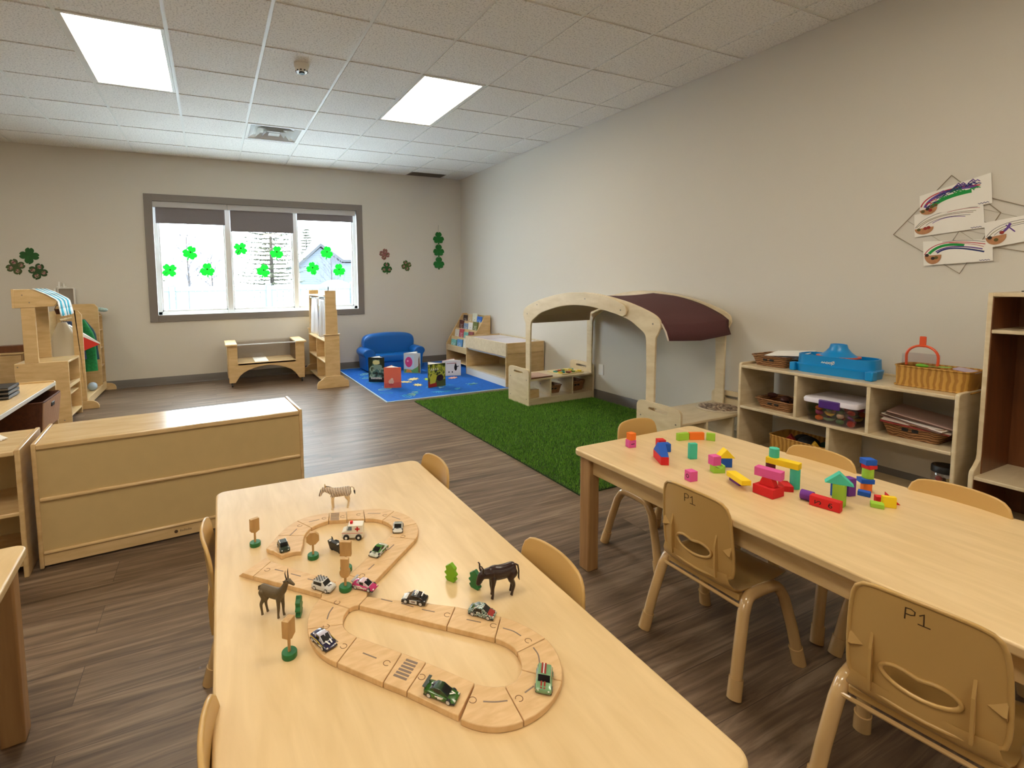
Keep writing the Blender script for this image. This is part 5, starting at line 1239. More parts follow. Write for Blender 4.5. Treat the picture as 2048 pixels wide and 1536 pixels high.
clover('pinkish paper shamrock on the back wall beside the window, upper one', 2.479, yw, 1.754, .088, mat('picture_paper', (150, 96, 90), .6, noise=(30, .4)), 'paper shamrocks on the back wall', .2, 4, inner=M['photo'])
clover('green paper shamrock with pink pictures on the back wall, directly below the pinkish one', 2.509, yw, 1.539, .092, M['dkgreen'], 'paper shamrocks on the back wall', 0, 3, inner=M['photo'])
clover('green and pink paper shamrock on the back wall, between the window and the hanging garland', 2.838, yw, 1.578, .088, mat('mixed_paper', (70, 104, 36), .6, noise=(30, .4)), 'paper shamrocks on the back wall', -.3, 4, inner=M['photo'])
g = thing('shamrock_garland', 'string of three shiny green shamrocks hanging near the room corner', 'garland', (3.404, YB-.008, 2.235))
MB().tube([(0, 0, 0), (0, 0, -.72)], .0016, 5).build('string', M['black'], g)
for k, z in enumerate((-.21, -.412, -.614)):
    MB().prism([(a, b+z) for a, b in clover_pts(.103, True, 3, PI/2)], -.006, .001, 'y').build('foil_shamrock', M['foil'], g, bevel=.003)
    MB().prism([(-.012, z-.02), (.012, z-.02), (.014, z-.104), (-.01, z-.104)], -.004, .001, 'y').build('stem', M['foil'], g, smooth=0)
gy_ = fy0+.028
spots = [(-.489, 1.51, 'folded green paper shamrock low in the left window pane, at its left side', .9), (-.232, 1.744, 'green paper shamrock high in the left window pane', .4), (-.034, 1.514, 'green paper shamrock low in the left window pane, at its right side', 0),
    (.399, 1.809, 'green paper shamrock high in the middle window pane, at its left side', .6), (.884, 1.763, 'green paper shamrock high in the middle window pane, at its right side', .1), (.694, 1.502, 'green paper shamrock low in the middle window pane', .3),
    (1.386, 1.537, 'green paper shamrock low in the right window pane, at its left side', -.2), (1.603, 1.773, 'green paper shamrock high in the right window pane', .2), (1.78, 1.512, 'green paper shamrock low in the right window pane, at its right side', -.1)]
for k, (x, z, lb, rr) in enumerate(spots):
    t = clover(lb, x, gy_, z, .098, M['foam_green'], 'green paper shamrocks in the window', rr, 3 if k % 3 else 4)
    MB().prism(ell(0, .01, .012, .012, 12), -.004, -.0018, 'y').build('centre_dot', M['dkgreen'], t, smooth=0)

# ================================================================ WOODEN ROAD
RT = .012
TRK = {
'U1': ([(.1459, 1.485), (.1756, 1.5241), (.2114, 1.5548)], [(.2184, 1.4494), (.2288, 1.4686), (.245, 1.4875)], 'curved road piece behind the octagonal sign'),
'U2': ([(.2114, 1.5548), (.2616, 1.5689), (.3159, 1.5641)], [(.245, 1.4875), (.2721, 1.5027), (.3012, 1.5088)], 'curved road piece left of the far zebra crossing'),
'U3': ([(.3159, 1.5641), (.3667, 1.5487)], [(.3012, 1.5088), (.3544, 1.4917)], 'short road piece with a crossing at the toy zebra feet'),
'U4': ([(.3667, 1.5487), (.4206, 1.5378)], [(.3544, 1.4917), (.4067, 1.4723)], 'short straight road piece behind the toy ambulance roof'),
'U5': ([(.4206, 1.5378), (.4688, 1.521), (.5091, 1.4833)], [(.4067, 1.4723), (.4327, 1.4586), (.4518, 1.4365)], 'curved road piece at the top of the far loop, right side'),
'U6': ([(.5091, 1.4833), (.5364, 1.4315), (.5422, 1.3725)], [(.4518, 1.4365), (.4644, 1.4081), (.4644, 1.3737)], 'curved road piece under the white car on the far loop'),
'U7': ([(.5422, 1.3725), (.5287, 1.3255), (.5034, 1.2862)], [(.4644, 1.3737), (.4548, 1.3496), (.441, 1.3339)], 'curved road piece just in front of the white car'),
'U8': ([(.5034, 1.2862), (.3358, 1.1397)], [(.441, 1.3339), (.2849, 1.1963)], 'straight road piece under the green and white racing car'),
'N1': ([(.1126, 1.349), (.2505, 1.1839)], [(.0639, 1.2978), (.2054, 1.1484)], 'long straight road piece left of the checked car'),
'S1': ([(.3022, 1.0922), (.4745, .9692)], [(.2755, 1.0684), (.4268, .9172)], 'long straight road piece under the police car'),
'S2': ([(.4745, .9692), (.5498, .8956)], [(.4268, .9172), (.5022, .842)], 'short straight road piece under the camouflage car'),
'R1': ([(.5498, .8956), (.5791, .8506), (.5971, .7973)], [(.5022, .842), (.5182, .8151), (.5212, .7892)], 'curved road piece right of the camouflage car'),
'R2': ([(.5971, .7973), (.5894, .7431), (.5567, .6928)], [(.5212, .7892), (.5156, .7677), (.5037, .7489)], 'curved road piece behind the red striped car'),
'R3': ([(.5567, .6928), (.5048, .6626), (.4451, .6528)], [(.5037, .7489), (.4819, .7325), (.4555, .7297)], 'curved road piece under the red striped car'),
'R4': ([(.4451, .6528), (.3907, .6661), (.3503, .7028)], [(.4555, .7297), (.4313, .7401), (.4099, .7584)], 'curved road piece nearest the camera'),
'B1': ([(.3503, .7082), (.2882, .7947)], [(.4099, .7594), (.3491, .8445)], 'straight road piece under the dark green sports car'),
'B2': ([(.2882, .7947), (.2563, .8327)], [(.3491, .8445), (.3151, .8882)], 'short road piece with the printed crossing near the camera'),
'B3': ([(.2563, .8327), (.19, .9174)], [(.3151, .8882), (.2455, .9714)], 'straight road piece left of the near crossing'),
'L1': ([(.19, .9174), (.16, .9742), (.1548, 1.0404)], [(.2455, .9714), (.2314, .9984), (.2289, 1.0215)], 'curved road piece under the purple and yellow car'),
'L2': ([(.1548, 1.0404), (.1685, 1.0909), (.1993, 1.1326)], [(.2289, 1.0215), (.2368, 1.0467), (.2534, 1.0673)], 'curved road piece just in front of the crossroads'),
}
def bez(p): 
    if len(p) == 2: return list(p)
    a, m, b = p; c_ = (2*m[0]-(a[0]+b[0])/2, 2*m[1]-(a[1]+b[1])/2)
    return [((1-t)**2*a[0]+2*t*(1-t)*c_[0]+t*t*b[0], (1-t)**2*a[1]+2*t*(1-t)*c_[1]+t*t*b[1]) for t in [i/14 for i in range(15)]]
def inset(poly, d):
    """shrink a closed outline slightly so neighbouring pieces leave a hairline gap"""
    n = len(poly); ar = sum(poly[i][0]*poly[(i+1) % n][1]-poly[(i+1) % n][0]*poly[i][1] for i in range(n)); s = 1 if ar > 0 else -1; out = []
    for i in range(n):
        p0, p1, p2 = Vector(poly[i-1]), Vector(poly[i]), Vector(poly[(i+1) % n])
        e1 = (p1-p0); e2 = (p2-p1)
        if e1.length < 1e-9 or e2.length < 1e-9: out.append(tuple(p1)); continue
        e1.normalize(); e2.normalize(); n1 = Vector((-e1.y, e1.x))*s; n2 = Vector((-e2.y, e2.x))*s
        m_ = (n1+n2); q = p1+m_*(d/max(.4, m_.dot(n1))); out.append(tuple(q))
    return out
flat = lambda z: (lambda u, v, h: (u, v, z+h))
def road_piece(label, poly, rz=0):
    cx = sum(p[0] for p in poly)/len(poly); cy = sum(p[1] for p in poly)/len(poly)
    t = thing('road_piece', label, 'toy road', (cx, cy, TZ+.0004), 0, 'wooden road pieces')
    q = inset([(x-cx, y-cy) for x, y in poly], .0008)
    a = Vector(poly[0]); 
    MB().prism(q, 0, RT).build('road_body', M['track'], t, bevel=.0014, seg=2, smooth=30)
    return t, cx, cy
RP = {}
for k, (o_, i_, lb) in TRK.items():
    RP[k] = road_piece('beech '+lb, bez(o_)+bez(i_)[::-1])
# crossroads, end piece and ramp
xr = [(.2505, 1.1839), (.263, 1.1885), (.2725, 1.1945), (.2849, 1.1963), (.3358, 1.1397), (.3235, 1.131), (.308, 1.108), (.3022, 1.0922), (.2755, 1.0684), (.268, 1.0705), (.2605, 1.0702), (.2534, 1.0673), (.1993, 1.1326), (.2040, 1.1375), (.2065, 1.143), (.2054, 1.1484)]
RP['X'] = road_piece('beech crossroads piece under the round-headed sign and the pink car', xr)
ep = [(.1072, 1.424), (.1165, 1.408), (.1240, 1.4015), (.1290, 1.390), (.1431, 1.3643), (.1550, 1.3700), (.1698, 1.3705), (.1830, 1.3690), (.1939, 1.3637), (.2060, 1.4020), (.2120, 1.43), (.2184, 1.4494), (.1459, 1.485), (.128, 1.455)]
RP['E'] = road_piece('beech T-shaped road piece with cut corners under the small dark green car', ep)
t = thing('road_ramp', 'beech ramp end piece with a sloping white-lit edge at the left end of the road', 'toy road', (.0772, 1.3413, TZ+.0004), 0, 'wooden road pieces')
A_, B_, C_, D_ = [(x-.0772, y-.1413-1.2) for x, y in ((.1003, 1.3851), (.1126, 1.3495), (.0645, 1.2985), (.0321, 1.3343))]
A2, D2 = (A_[0]*.72+B_[0]*.28, A_[1]*.72+B_[1]*.28), (D_[0]*.72+C_[0]*.28, D_[1]*.72+C_[1]*.28)
MB().add([(*A_, 0), (*B_, 0), (*C_, 0), (*D_, 0), (*A2, RT), (*B_, RT), (*C_, RT), (*D2, RT), (*A_, .0015), (*D_, .0015)], [(3, 2, 1, 0), (4, 7, 6, 5), (1, 2, 6, 5), (8, 9, 7, 4), (0, 8, 4, 5, 1), (2, 6, 7, 9, 3), (0, 3, 9, 8)]).build('road_body', M['track'], t, bevel=.001, smooth=0)
def on_piece(k, pts): r, cx, cy = RP[k]; return r, [(x-cx, y-cy) for x, y in pts]
def dash(k, pts, w=.0032):
    r, q = on_piece(k, pts); MB().ribbon(spline(q, 4) if len(q) > 2 else q, w, flat(RT), .0003).build('road_marking', M['mark'], r, smooth=0)
for k, p in [('U2', [(.245, 1.5293), (.2757, 1.5304)]), ('U1', [(.1788, 1.4688), (.203, 1.4996)]), ('U5', [(.4258, 1.5031), (.4616, 1.4854)]), ('U6', [(.4883, 1.4478), (.5049, 1.4194)]), ('U8', [(.4143, 1.2667), (.437, 1.2847)]), ('U8', [(.3373, 1.1981), (.357, 1.2136)]),
    ('N1', [(.1187, 1.3045), (.1364, 1.2866)]), ('N1', [(.1536, 1.2661), (.1733, 1.2446)]), ('N1', [(.1882, 1.2245), (.1999, 1.2131)]), ('S1', [(.3299, 1.0675), (.3491, 1.0482)]), ('S1', [(.3673, 1.0318), (.3863, 1.0089)]), ('S1', [(.4015, .9916), (.4228, .9721)]),
    ('S2', [(.4768, .9182), (.4991, .8972)]), ('R1', [(.5338, .8604), (.5476, .8435), (.5543, .8253)]), ('R2', [(.5582, .7851), (.5555, .766), (.5453, .747)]), ('R3', [(.4805, .7009), (.5018, .7056)]), ('R4', [(.4034, .7162), (.421, .7068), (.4415, .6998)]),
    ('B3', [(.2439, .9202), (.2631, .8962)]), ('L2', [(.2205, 1.0872), (.2085, 1.0716), (.2002, 1.0532)]), ('L1', [(.1939, 1.0139), (.1977, .992), (.2047, .974)])]: dash(k, p, .0028)
def crossing(k, c4, n):
    r, q = on_piece(k, c4); a, b, c_, d = [Vector(p) for p in q]; mb = MB()
    for i in range(n):
        f = (i+.5)/n; p0 = a.lerp(d, f); p1 = b.lerp(c_, f); w = (a-d).length/n*.62; mb.ribbon([tuple(p0), tuple(p1)], w, flat(RT), .0003)
    mb.build('crossing_stripes', M['mark'], r, smooth=0)
crossing('B2', [(.3194, .8683), (.3335, .8516), (.2942, .8184), (.2782, .8379)], 6); crossing('U3', [(.3204, 1.5571), (.343, 1.5507), (.3295, 1.4985), (.3075, 1.5075)], 6)
def knob(k, x, y, ang, rr=.0066):
    """jigsaw tab outline: open ring cut into the top face"""
    r, q = on_piece(k, [(x, y)]); cx, cy = q[0]
    pts = [(cx+rr*math.cos(R(ang)+a), cy+rr*math.sin(R(ang)+a)) for a in [-2.5+5.0*i/18 for i in range(19)]]
    MB().ribbon(pts, .0014, flat(RT), .0002).build('tab_outline', M['seam'], r, smooth=0)
for k, x, y, a in [('U1', .2145, 1.5168, 220), ('U2', .2920, 1.5320, 180), ('U3', .3470, 1.5165, 170), ('U4', .3970, 1.5088, 160), ('U5', .4710, 1.4669, 150), ('U7', .4760, 1.3170, -40), ('U8', .3155, 1.1797, 48), ('N1', .1000, 1.3120, -45), ('L2', .2330, 1.1005, -130), ('L1', .1930, 1.0300, -85), ('B3', .2130, .9561, -55), ('B2', .2780, .8747, 128), ('B1', .3260, .8139, -52),
    ('R4', .3874, .7274, -30), ('R3', .4634, .6947, 20), ('R2', .5364, .7324, 60), ('R1', .5601, .8064, 100), ('S2', .519, .8764, 136), ('S1', .4446, .9508, 138)]: knob(k, x, y, a)

# ---------------------------------------------------------------- wooden road signs and trees
def road_sign(label, x, y, z, rz, shape, bw=.012):
    t = thing('toy_road_sign', label, 'toy sign', (x, y, z), rz, 'wooden toy road signs')
    MB().lathe([(.0, 0), (.0145, 0), (.0152, .001), (.0152, .0105), (.0145, .0115), (.0, .0115)], 28).build('sign_base', M['sgreen'], t, smooth=40)
    MB().tube([(0, 0, .011), (0, 0, .042)], .0030, 10).build('post', M['sign'], t)
    MB().prism([(a, b+.011) for a, b in shape], -bw/2, bw/2, 'y').build('sign_board', M['sign'], t, bevel=.0008, smooth=30)
shield = [(-.0125, .034), (0, .028), (.0125, .034), (.0125, .070), (-.0125, .070)]
octo = [(.0185*math.cos(PI/8+k*PI/4), .046+.0185*math.sin(PI/8+k*PI/4)) for k in range(8)]
rect = [(-.0145, .030), (.0145, .030), (.0145, .068), (-.0145, .068)]
key = [(.0125*math.cos(a), .034+.0125*math.sin(a)) for a in [R(125)+R(290)*i/14 for i in range(15)]]+[(.0095, .047), (.0095, .069), (-.0095, .069), (-.0095, .047)]
road_sign('wooden sign with a pointed board on a green base, far left of the road table', .083, 1.478, TZ, R(20), shield)
road_sign('octagonal wooden sign on a green base inside the far loop', .222, 1.338, TZ, R(-8), octo)
road_sign('tall rectangular wooden sign on a green base behind the crossroads', .284, 1.218, TZ+.0126, R(-28), rect)
road_sign('wooden sign with a rounded lower end standing on the crossroads', .2625, 1.139, TZ+.0126, R(-28), key)
road_sign('wooden sign on a green base nearest the camera, left of the purple car', .111, .992, TZ, R(48), shield, .015)
def wood_tree(label, x, y, rz, m, h=.046, w=.034):
    t = thing('toy_tree', label, 'toy tree', (x, y, TZ), rz, 'flat wooden toy trees')
    pts = spline([(-.010, 0), (-.016, .008), (-.011, .013), (-.018, .020), (-.012, .027), (-.014, .036), (-.006, .041), (0, .047), (.007, .042), (.014, .036), (.012, .027), (.018, .020), (.012, .013), (.016, .008), (.010, 0)], 3)
    MB().prism(pts, -.0055, .0055, 'y').build('tree_shape', m, t, bevel=.001, smooth=40)
wood_tree('dark green flat wooden toy tree beside the toy antelope', .149, 1.112, R(70), M['sgreen'])
wood_tree('lime green flat wooden toy tree right of the road', .517, 1.079, R(-62), M['lgreen'])
wood_tree('dark green flat wooden toy tree at the nose of the toy buffalo', .557, 1.026, R(-68), M['sgreen'])

# ---------------------------------------------------------------- toy cars
def toy_car(label, x, y, z, hd, body, roof=None, L=.054, W=.0275, H=.0165, low=False, spoiler=None, extra=None, hood=None, boxy=False, cat='toy car'):
    """miniature car; +x is forward"""
    t = thing('toy_car', label, cat, (x, y, z), R(hd), 'toy cars on the wooden road')
    L *= 1.10; W *= 1.08; H *= 1.16; hw = W/2
    def sec(xx, w, z0, z1, zr):
        return [(xx, -w, z0), (xx, -w*1.0, (z0+z1)/2), (xx, -w*.96, z1), (xx, -w*.55, zr), (xx, 0, zr*1.01), (xx, w*.55, zr), (xx, w*.96, z1), (xx, w, (z0+z1)/2), (xx, w, z0)]
    zb = .0032; q = H
    if low: pf = [(-.5, .80, .48, .52), (-.46, .95, .58, .66), (-.30, 1, .60, .70), (-.10, 1, .56, .66), (.12, 1, .52, .60), (.30, .98, .44, .50), (.44, .90, .34, .38), (.5, .74, .27, .29)]
    elif boxy: pf = [(-.5, .86, .52, .56), (-.47, .98, .60, .64), (-.25, 1, .60, .64), (.05, 1, .58, .62), (.20, 1, .55, .60), (.40, .98, .50, .55), (.48, .90, .42, .46), (.5, .80, .32, .34)]
    else: pf = [(-.5, .82, .46, .50), (-.46, .95, .55, .60), (-.25, 1, .57, .62), (.05, 1, .55, .60), (.22, 1, .50, .56), (.38, .97, .44, .50), (.47, .88, .36, .40), (.5, .74, .28, .30)]
    MB().loft([sec(a*L, hw*w, zb, q*z1, q*zr) for a, w, z1, zr in pf]).build('car_body', body, t, bevel=.0006, smooth=70)
    # painted cabin with dark windows set into its faces
    if low: cb = [(-.36, .62, .62), (-.17, .66, .97), (.03, .66, 1.0), (.27, .68, .57)]
    elif boxy: cb = [(-.47, .80, .60), (-.40, .78, .96), (.08, .78, 1.02), (.23, .80, .58)]
    else: cb = [(-.42, .74, .58), (-.22, .74, .97), (.06, .74, 1.02), (.27, .76, .57)]
    sc_ = [[(a*L, -hw*w*1.18, q*.50), (a*L, -hw*w, q*zz*.98), (a*L, 0, q*zz), (a*L, hw*w, q*zz*.98), (a*L, hw*w*1.18, q*.50)] for a, w, zz in cb]
    MB().loft(sc_).build('roof', roof or body, t, bevel=.0008, smooth=40)
    gl = MB()
    def pane(P, k0, k1, off):
        P = [Vector(p) for p in P]; c_ = sum(P, Vector())/4; u = (P[1]-P[0]+P[2]-P[3])/4; v = (P[3]-P[0]+P[2]-P[1])/4
        nn = u.cross(v).normalized(); nn = nn if nn.dot(c_-Vector((0, 0, q*.4))) > 0 else -nn
        Q = [c_-u*k0-v*k1, c_+u*k0-v*k1, c_+u*k0+v*k1, c_-u*k0+v*k1]; gl.add([p-nn*.0004 for p in Q]+[p+nn*off for p in Q], [(3, 2, 1, 0), (4, 5, 6, 7), (0, 1, 5, 4), (1, 2, 6, 5), (2, 3, 7, 6), (3, 0, 4, 7)])
    pane([sc_[2][1], sc_[2][3], sc_[3][3], sc_[3][1]], .90, .86, .0003); pane([sc_[1][1], sc_[1][3], sc_[0][3], sc_[0][1]], .86, .78, .0003)
    for e_ in ((0, 1), (4, 3)):
        pane([sc_[1][e_[0]], sc_[2][e_[0]], sc_[2][e_[1]], sc_[1][e_[1]]], .90, .70, .0003)
        A_, B__, C__ = Vector(sc_[2][e_[0]]), Vector(sc_[2][e_[1]]), Vector(sc_[3][e_[0]])
    gl.build('windows', M['toyglass'], t, smooth=0)
    B('chassis', M['black'], t, [(-L*.49, L*.49, -hw*.97, hw*.97, .0022, .0048)], .0008)
    for sx in (-.31, .30):
        for sy in (-1, 1):
            wl = MB().at(sx*L, sy*(hw-.0018), .0050, rx=PI/2); wl.lathe([(.0, -.0024), (.0044, -.0024), (.0050, -.0018), (.0050, .0018), (.0044, .0024), (.0, .0024)], 18)
            wo = wl.build('wheel', M['black'], t, smooth=40)
            rm = MB().at(sx*L, sy*(hw+.0005), .0050, rx=PI/2); rm.lathe([(.0, -.0004), (.0034, -.0004), (.0036, .0), (.0030, .0005), (.0, .0004)], 16); rm.build('rim', M['tirewhite'], wo, smooth=40)
    if spoiler: B('spoiler', spoiler, t, [(-L*.52, -L*.42, -hw*.98, hw*.98, q*.86, q*.93), (-L*.49, -L*.45, -hw*.7, -hw*.6, q*.5, q*.88), (-L*.49, -L*.45, hw*.6, hw*.7, q*.5, q*.88)], .0004)
    pl = lambda zz: (lambda u, v, h: (u, v, zz+h))
    if hood:
        m_, = hood[:1]
        MB().loft([[(a*L, -hw*wd, q*(zz-.06)), (a*L, -hw*wd*.8, q*zz), (a*L, 0, q*(zz+.012)), (a*L, hw*wd*.8, q*zz), (a*L, hw*wd, q*(zz-.06))] for a, wd, zz in ((.235, .78, .60), (.36, .76, .55), (.46, .68, .445))]).build('hood_panel', m_, t, smooth=0)
    if extra:
        for nm, m_, strokes, w_, kind in extra:
            mb = MB()
            for st_ in strokes:
                if kind == 'hood': st_ = [(u*L, v*hw) for u, v in st_]; f_ = lambda u, v, h: (u, v, q*(.645-.50*max(0, u/L-.16)-1.5*max(0, u/L-.38)**2)+.0003+h)
                elif kind == 'roof': st_ = [(u*L, v*hw) for u, v in st_]; f_ = lambda u, v, h: (u, v, q*(1.02 if boxy else 1.01)+.0009+h)
                else: st_ = [(u*L, v*q) for u, v in st_]; f_ = lambda u, v, h, s=kind: (u, s*(hw*1.005+h), v)
                mb.ribbon(st_, w_, f_, .0003)
            mb.build(nm, m_, t, smooth=0)
    # lamps
    lm = MB()
    for sy in (-1, 1): lm.ball((L*.475, sy*hw*.62, q*.36), .0021, 8, .7, 1.2, .7)
    lm.build('headlamp', M['white'], t)
    return t
RZ = TZ+.0004+RT
cz = lambda n, c_, r=.25, **k: mat('car_'+n, c_, r, coat=.7, **k)
pW, pG, pDG = cz('silver_white', (216, 214, 208)), cz('green', (52, 120, 34)), cz('dark_green', (30, 48, 34))
pPink, pBlk, pPur, pSage = cz('magenta', (190, 44, 104)), cz('black', (24, 22, 24)), cz('navy_purple', (40, 34, 70)), cz('sage_green', (120, 160, 116))
pCam = patch_mat('car_camouflage', [(40, 60, 50), (170, 190, 186), (70, 100, 84), (214, 214, 200), (30, 40, 34)], 130, .25); pRed = cz('brick_red', (158, 52, 44))
num = [(.24, -.25), (.24, .05), (.34, .05), (.34, -.1), (.24, -.1)]
toy_car('small dark green toy car on the T-shaped road piece, far left', .152, 1.401, RZ, -86, pDG, pDG, L=.046, W=.025, H=.017, boxy=True, extra=[('stripe', M['white'], [[(.1, -.7), (-.35, -.7)], [(.1, .7), (-.35, .7)]], .0012, 'roof')])
toy_car('white and grey toy car on the far loop at the right', .478, 1.363, RZ, -113, pW, cz('grey_roof', (150, 156, 152)), L=.050, extra=[('hood_number', M['black'], [[(.26, -.4), (.26, -.15)], [(.32, -.3), (.32, .1), (.25, .1), (.25, .35)]], .0016, 'hood')])
toy_car('green and white racing toy car on the straight piece of the far loop', .3855, 1.2645, RZ, -139, cz('white_green', (200, 204, 190)), pG, low=True, extra=[('hood_number', M['black'], [[(.2, -.1), (.32, -.1), (.32, .15), (.2, .15)], [(.38, -.3), (.38, .3)]], .0014, 'hood'), ('side_stripe', pG, [[(-.45, .42), (.05, .44)]], .005, 1), ('side_stripe', pG, [[(-.45, .42), (.05, .44)]], .005, -1)])
check = [[(-.385+.078*i, -.62+.25*j), (-.345+.078*i, -.62+.25*j)] for i in range(6) for j in range(6) if (i+j) % 2 == 0]
toy_car('white toy car with a black and white checked roof by the crossroads', .2165, 1.168, RZ, -50, pW, pW, boxy=True, H=.0195, L=.050, extra=[('checked_roof', M['black'], check, .0032, 'roof'), ('hood_number', M['black'], [[(.26, -.25), (.32, -.25), (.32, .0)], [(.34, -.3), (.34, .35)], [(.28, .2), (.38, .2)]], .0016, 'hood')])
toy_car('magenta and silver toy racing car beside the crossroads sign', .3075, 1.127, RZ, -47, pPink, cz('silver_pink', (206, 180, 190)), low=True, H=.0175, spoiler=cz('silver', (190, 190, 196)), extra=[('side_swirl', M['white'], [[(-.4, .4), (-.1, .5), (.1, .3)], [(-.3, .25), (.2, .4)]], .0022, -1), ('side_swirl', M['white'], [[(-.4, .4), (-.1, .5), (.1, .3)]], .0022, 1)])
toy_car('black and white police toy car on the straight road piece', .3975, 1.0265, RZ, 139, pBlk, cz('police_roof', (44, 38, 40)), H=.0175, hood=[pW], extra=[('door_panel', M['white'], [[(-.12, .36), (.10, .36)]], .0075, 1), ('door_badge', cz('badge', (150, 120, 116)), [[(-.07, .36), (.05, .36)]], .0045, 1), ('door_panel', M['white'], [[(-.12, .36), (.10, .36)]], .0075, -1), ('roof_bar', M['white'], [[(-.06, -.6), (-.06, .6)]], .0028, 'roof'), ('roof_bar', pRed, [[(-.01, -.6), (-.01, .1)]], .002, 'roof'), ('rear_patch', M['white'], [[(-.33, -.5), (-.33, .5)]], .003, 'roof')])
toy_car('camouflage toy car with a brick red bonnet right of the police car', .5155, .9185, RZ, -49, pCam, pCam, H=.018, hood=[pRed])
toy_car('bright dark green sports toy car near the camera, beside the crossing', .3425, .7595, RZ, -50, cz('glossy_green', (56, 112, 28), noise=(120, .55)), cz('glossy_green_roof', (28, 60, 24)), low=True, L=.056, H=.017, spoiler=pDG, extra=[('side_flash', M['white'], [[(-.10, .42), (.14, .46)], [(-.02, .30), (.10, .36)]], .0022, -1), ('hood_flash', M['white'], [[(.28, -.2), (.36, .1)], [(.30, .25), (.40, .2)]], .002, 'hood')])
toy_car('sage green toy car with red and white stripes at the near right bend', .5240, .7035, RZ, 50+180, pSage, pSage, boxy=True, L=.052, H=.018, extra=[('red_stripe', pRed, [[(-.36, -.28), (.06, -.28)], [(-.36, .12), (.06, .12)]], .0030, 'roof'), ('white_stripe', M['white'], [[(-.36, -.08), (.06, -.08)]], .0014, 'roof'), ('red_stripe', pRed, [[(.22, -.28), (.44, -.28)], [(.22, .12), (.44, .12)]], .0030, 'hood')])
toy_car('navy and white toy racing car with a yellow stripe at the left bend', .178, .984, RZ, -69, pPur, cz('lilac_white', (200, 196, 210)), low=True, L=.055, H=.018, extra=[('yellow_stripe', cz('yellow', (224, 196, 40)), [[(-.42, .52), (-.05, .60), (.32, .42)]], .0022, -1), ('yellow_stripe', cz('yellow', (224, 196, 40)), [[(-.40, .52), (.3, .45)]], .0022, 1), ('white_flash', M['white'], [[(-.35, .36), (.0, .40)], [(.1, .30), (.3, .34)]], .0024, -1), ('white_flash', M['white'], [[(.22, -.3), (.42, -.1)], [(.22, .4), (.40, .3)]], .003, 'hood')])
tt = toy_car('dark grey toy car lying on its side next to the ambulance', .280, 1.345, TZ+.0005, -62, mat('car_dark_grey', (46, 50, 52), .4), L=.048, H=.018, low=True, spoiler=M['black'])
tt.rotation_euler = (R(-74), 0, R(-62)); tt.location = (.280, 1.340, TZ+.0135)
# wooden ambulance
am = thing('toy_ambulance', 'white wooden toy ambulance with a red cross and red roof light inside the far loop', 'toy ambulance', (.3515, 1.398, TZ), R(157))
bp = [(-.029, .006), (.033, .006), (.033, .0225), (.0305, .0255), (.019, .0285), (.0145, .042), (.013, .0435), (-.029, .0435)]
MB().prism(bp, -.016, .016, 'y').build('ambulance_body', mat('white_paint_wood', (236, 230, 214), .4), am, bevel=.0014, smooth=30)
mb = MB()
for sy in (-1, 1):
    mb.prism([(.0165, .0295), (.0125, .041), (.003, .041), (.003, .0295)], sy*.0161-.0003, sy*.0161+.0003, 'y')
mb.build('side_window', mat('grey_window', (112, 128, 140), .3), am, smooth=0)
MB().add([(.0195, -.012, .0293), (.0195, .012, .0293), (.0152, .012, .0412), (.0152, -.012, .0412)], [(0, 1, 2, 3)]).build('windscreen', mat('grey_windscreen', (112, 128, 140), .3), am, smooth=0, solid=.0006)
mb = MB()
for sy in (-1, 1):
    mb.box(-.0200, -.0060, sy*.0162-.0004, sy*.0162+.0004, .0312, .0350); mb.box(-.0149, -.0111, sy*.0162-.0004, sy*.0162+.0004, .0261, .0401)
mb.build('red_cross', M['foam_red'], am, smooth=0)
B('red_line', M['foam_red'], am, [(-.029, .033, -.0163, -.016, .0205, .0214), (-.029, .033, .016, .0163, .0205, .0214)], 0)
B('roof_light', M['foam_red'], am, [(.002, .010, -.005, .005, .0435, .050)], .001)
for sx in (-.0165, .0195):
    for sy in (-1, 1):
        w_ = MB().at(sx, sy*.018, .0088, rx=PI/2).lathe([(.0, -.0028), (.0078, -.0028), (.0088, -.0018), (.0088, .0018), (.0078, .0028), (.0, .0028)], 24).build('wheel', M['black'], am, smooth=40)
        MB().at(sx, sy*.0209, .0088, rx=PI/2).lathe([(.0, -.0004), (.0036, -.0004), (.0036, .0006), (.0, .0008)], 16).build('hub', M['white'], w_, smooth=40)

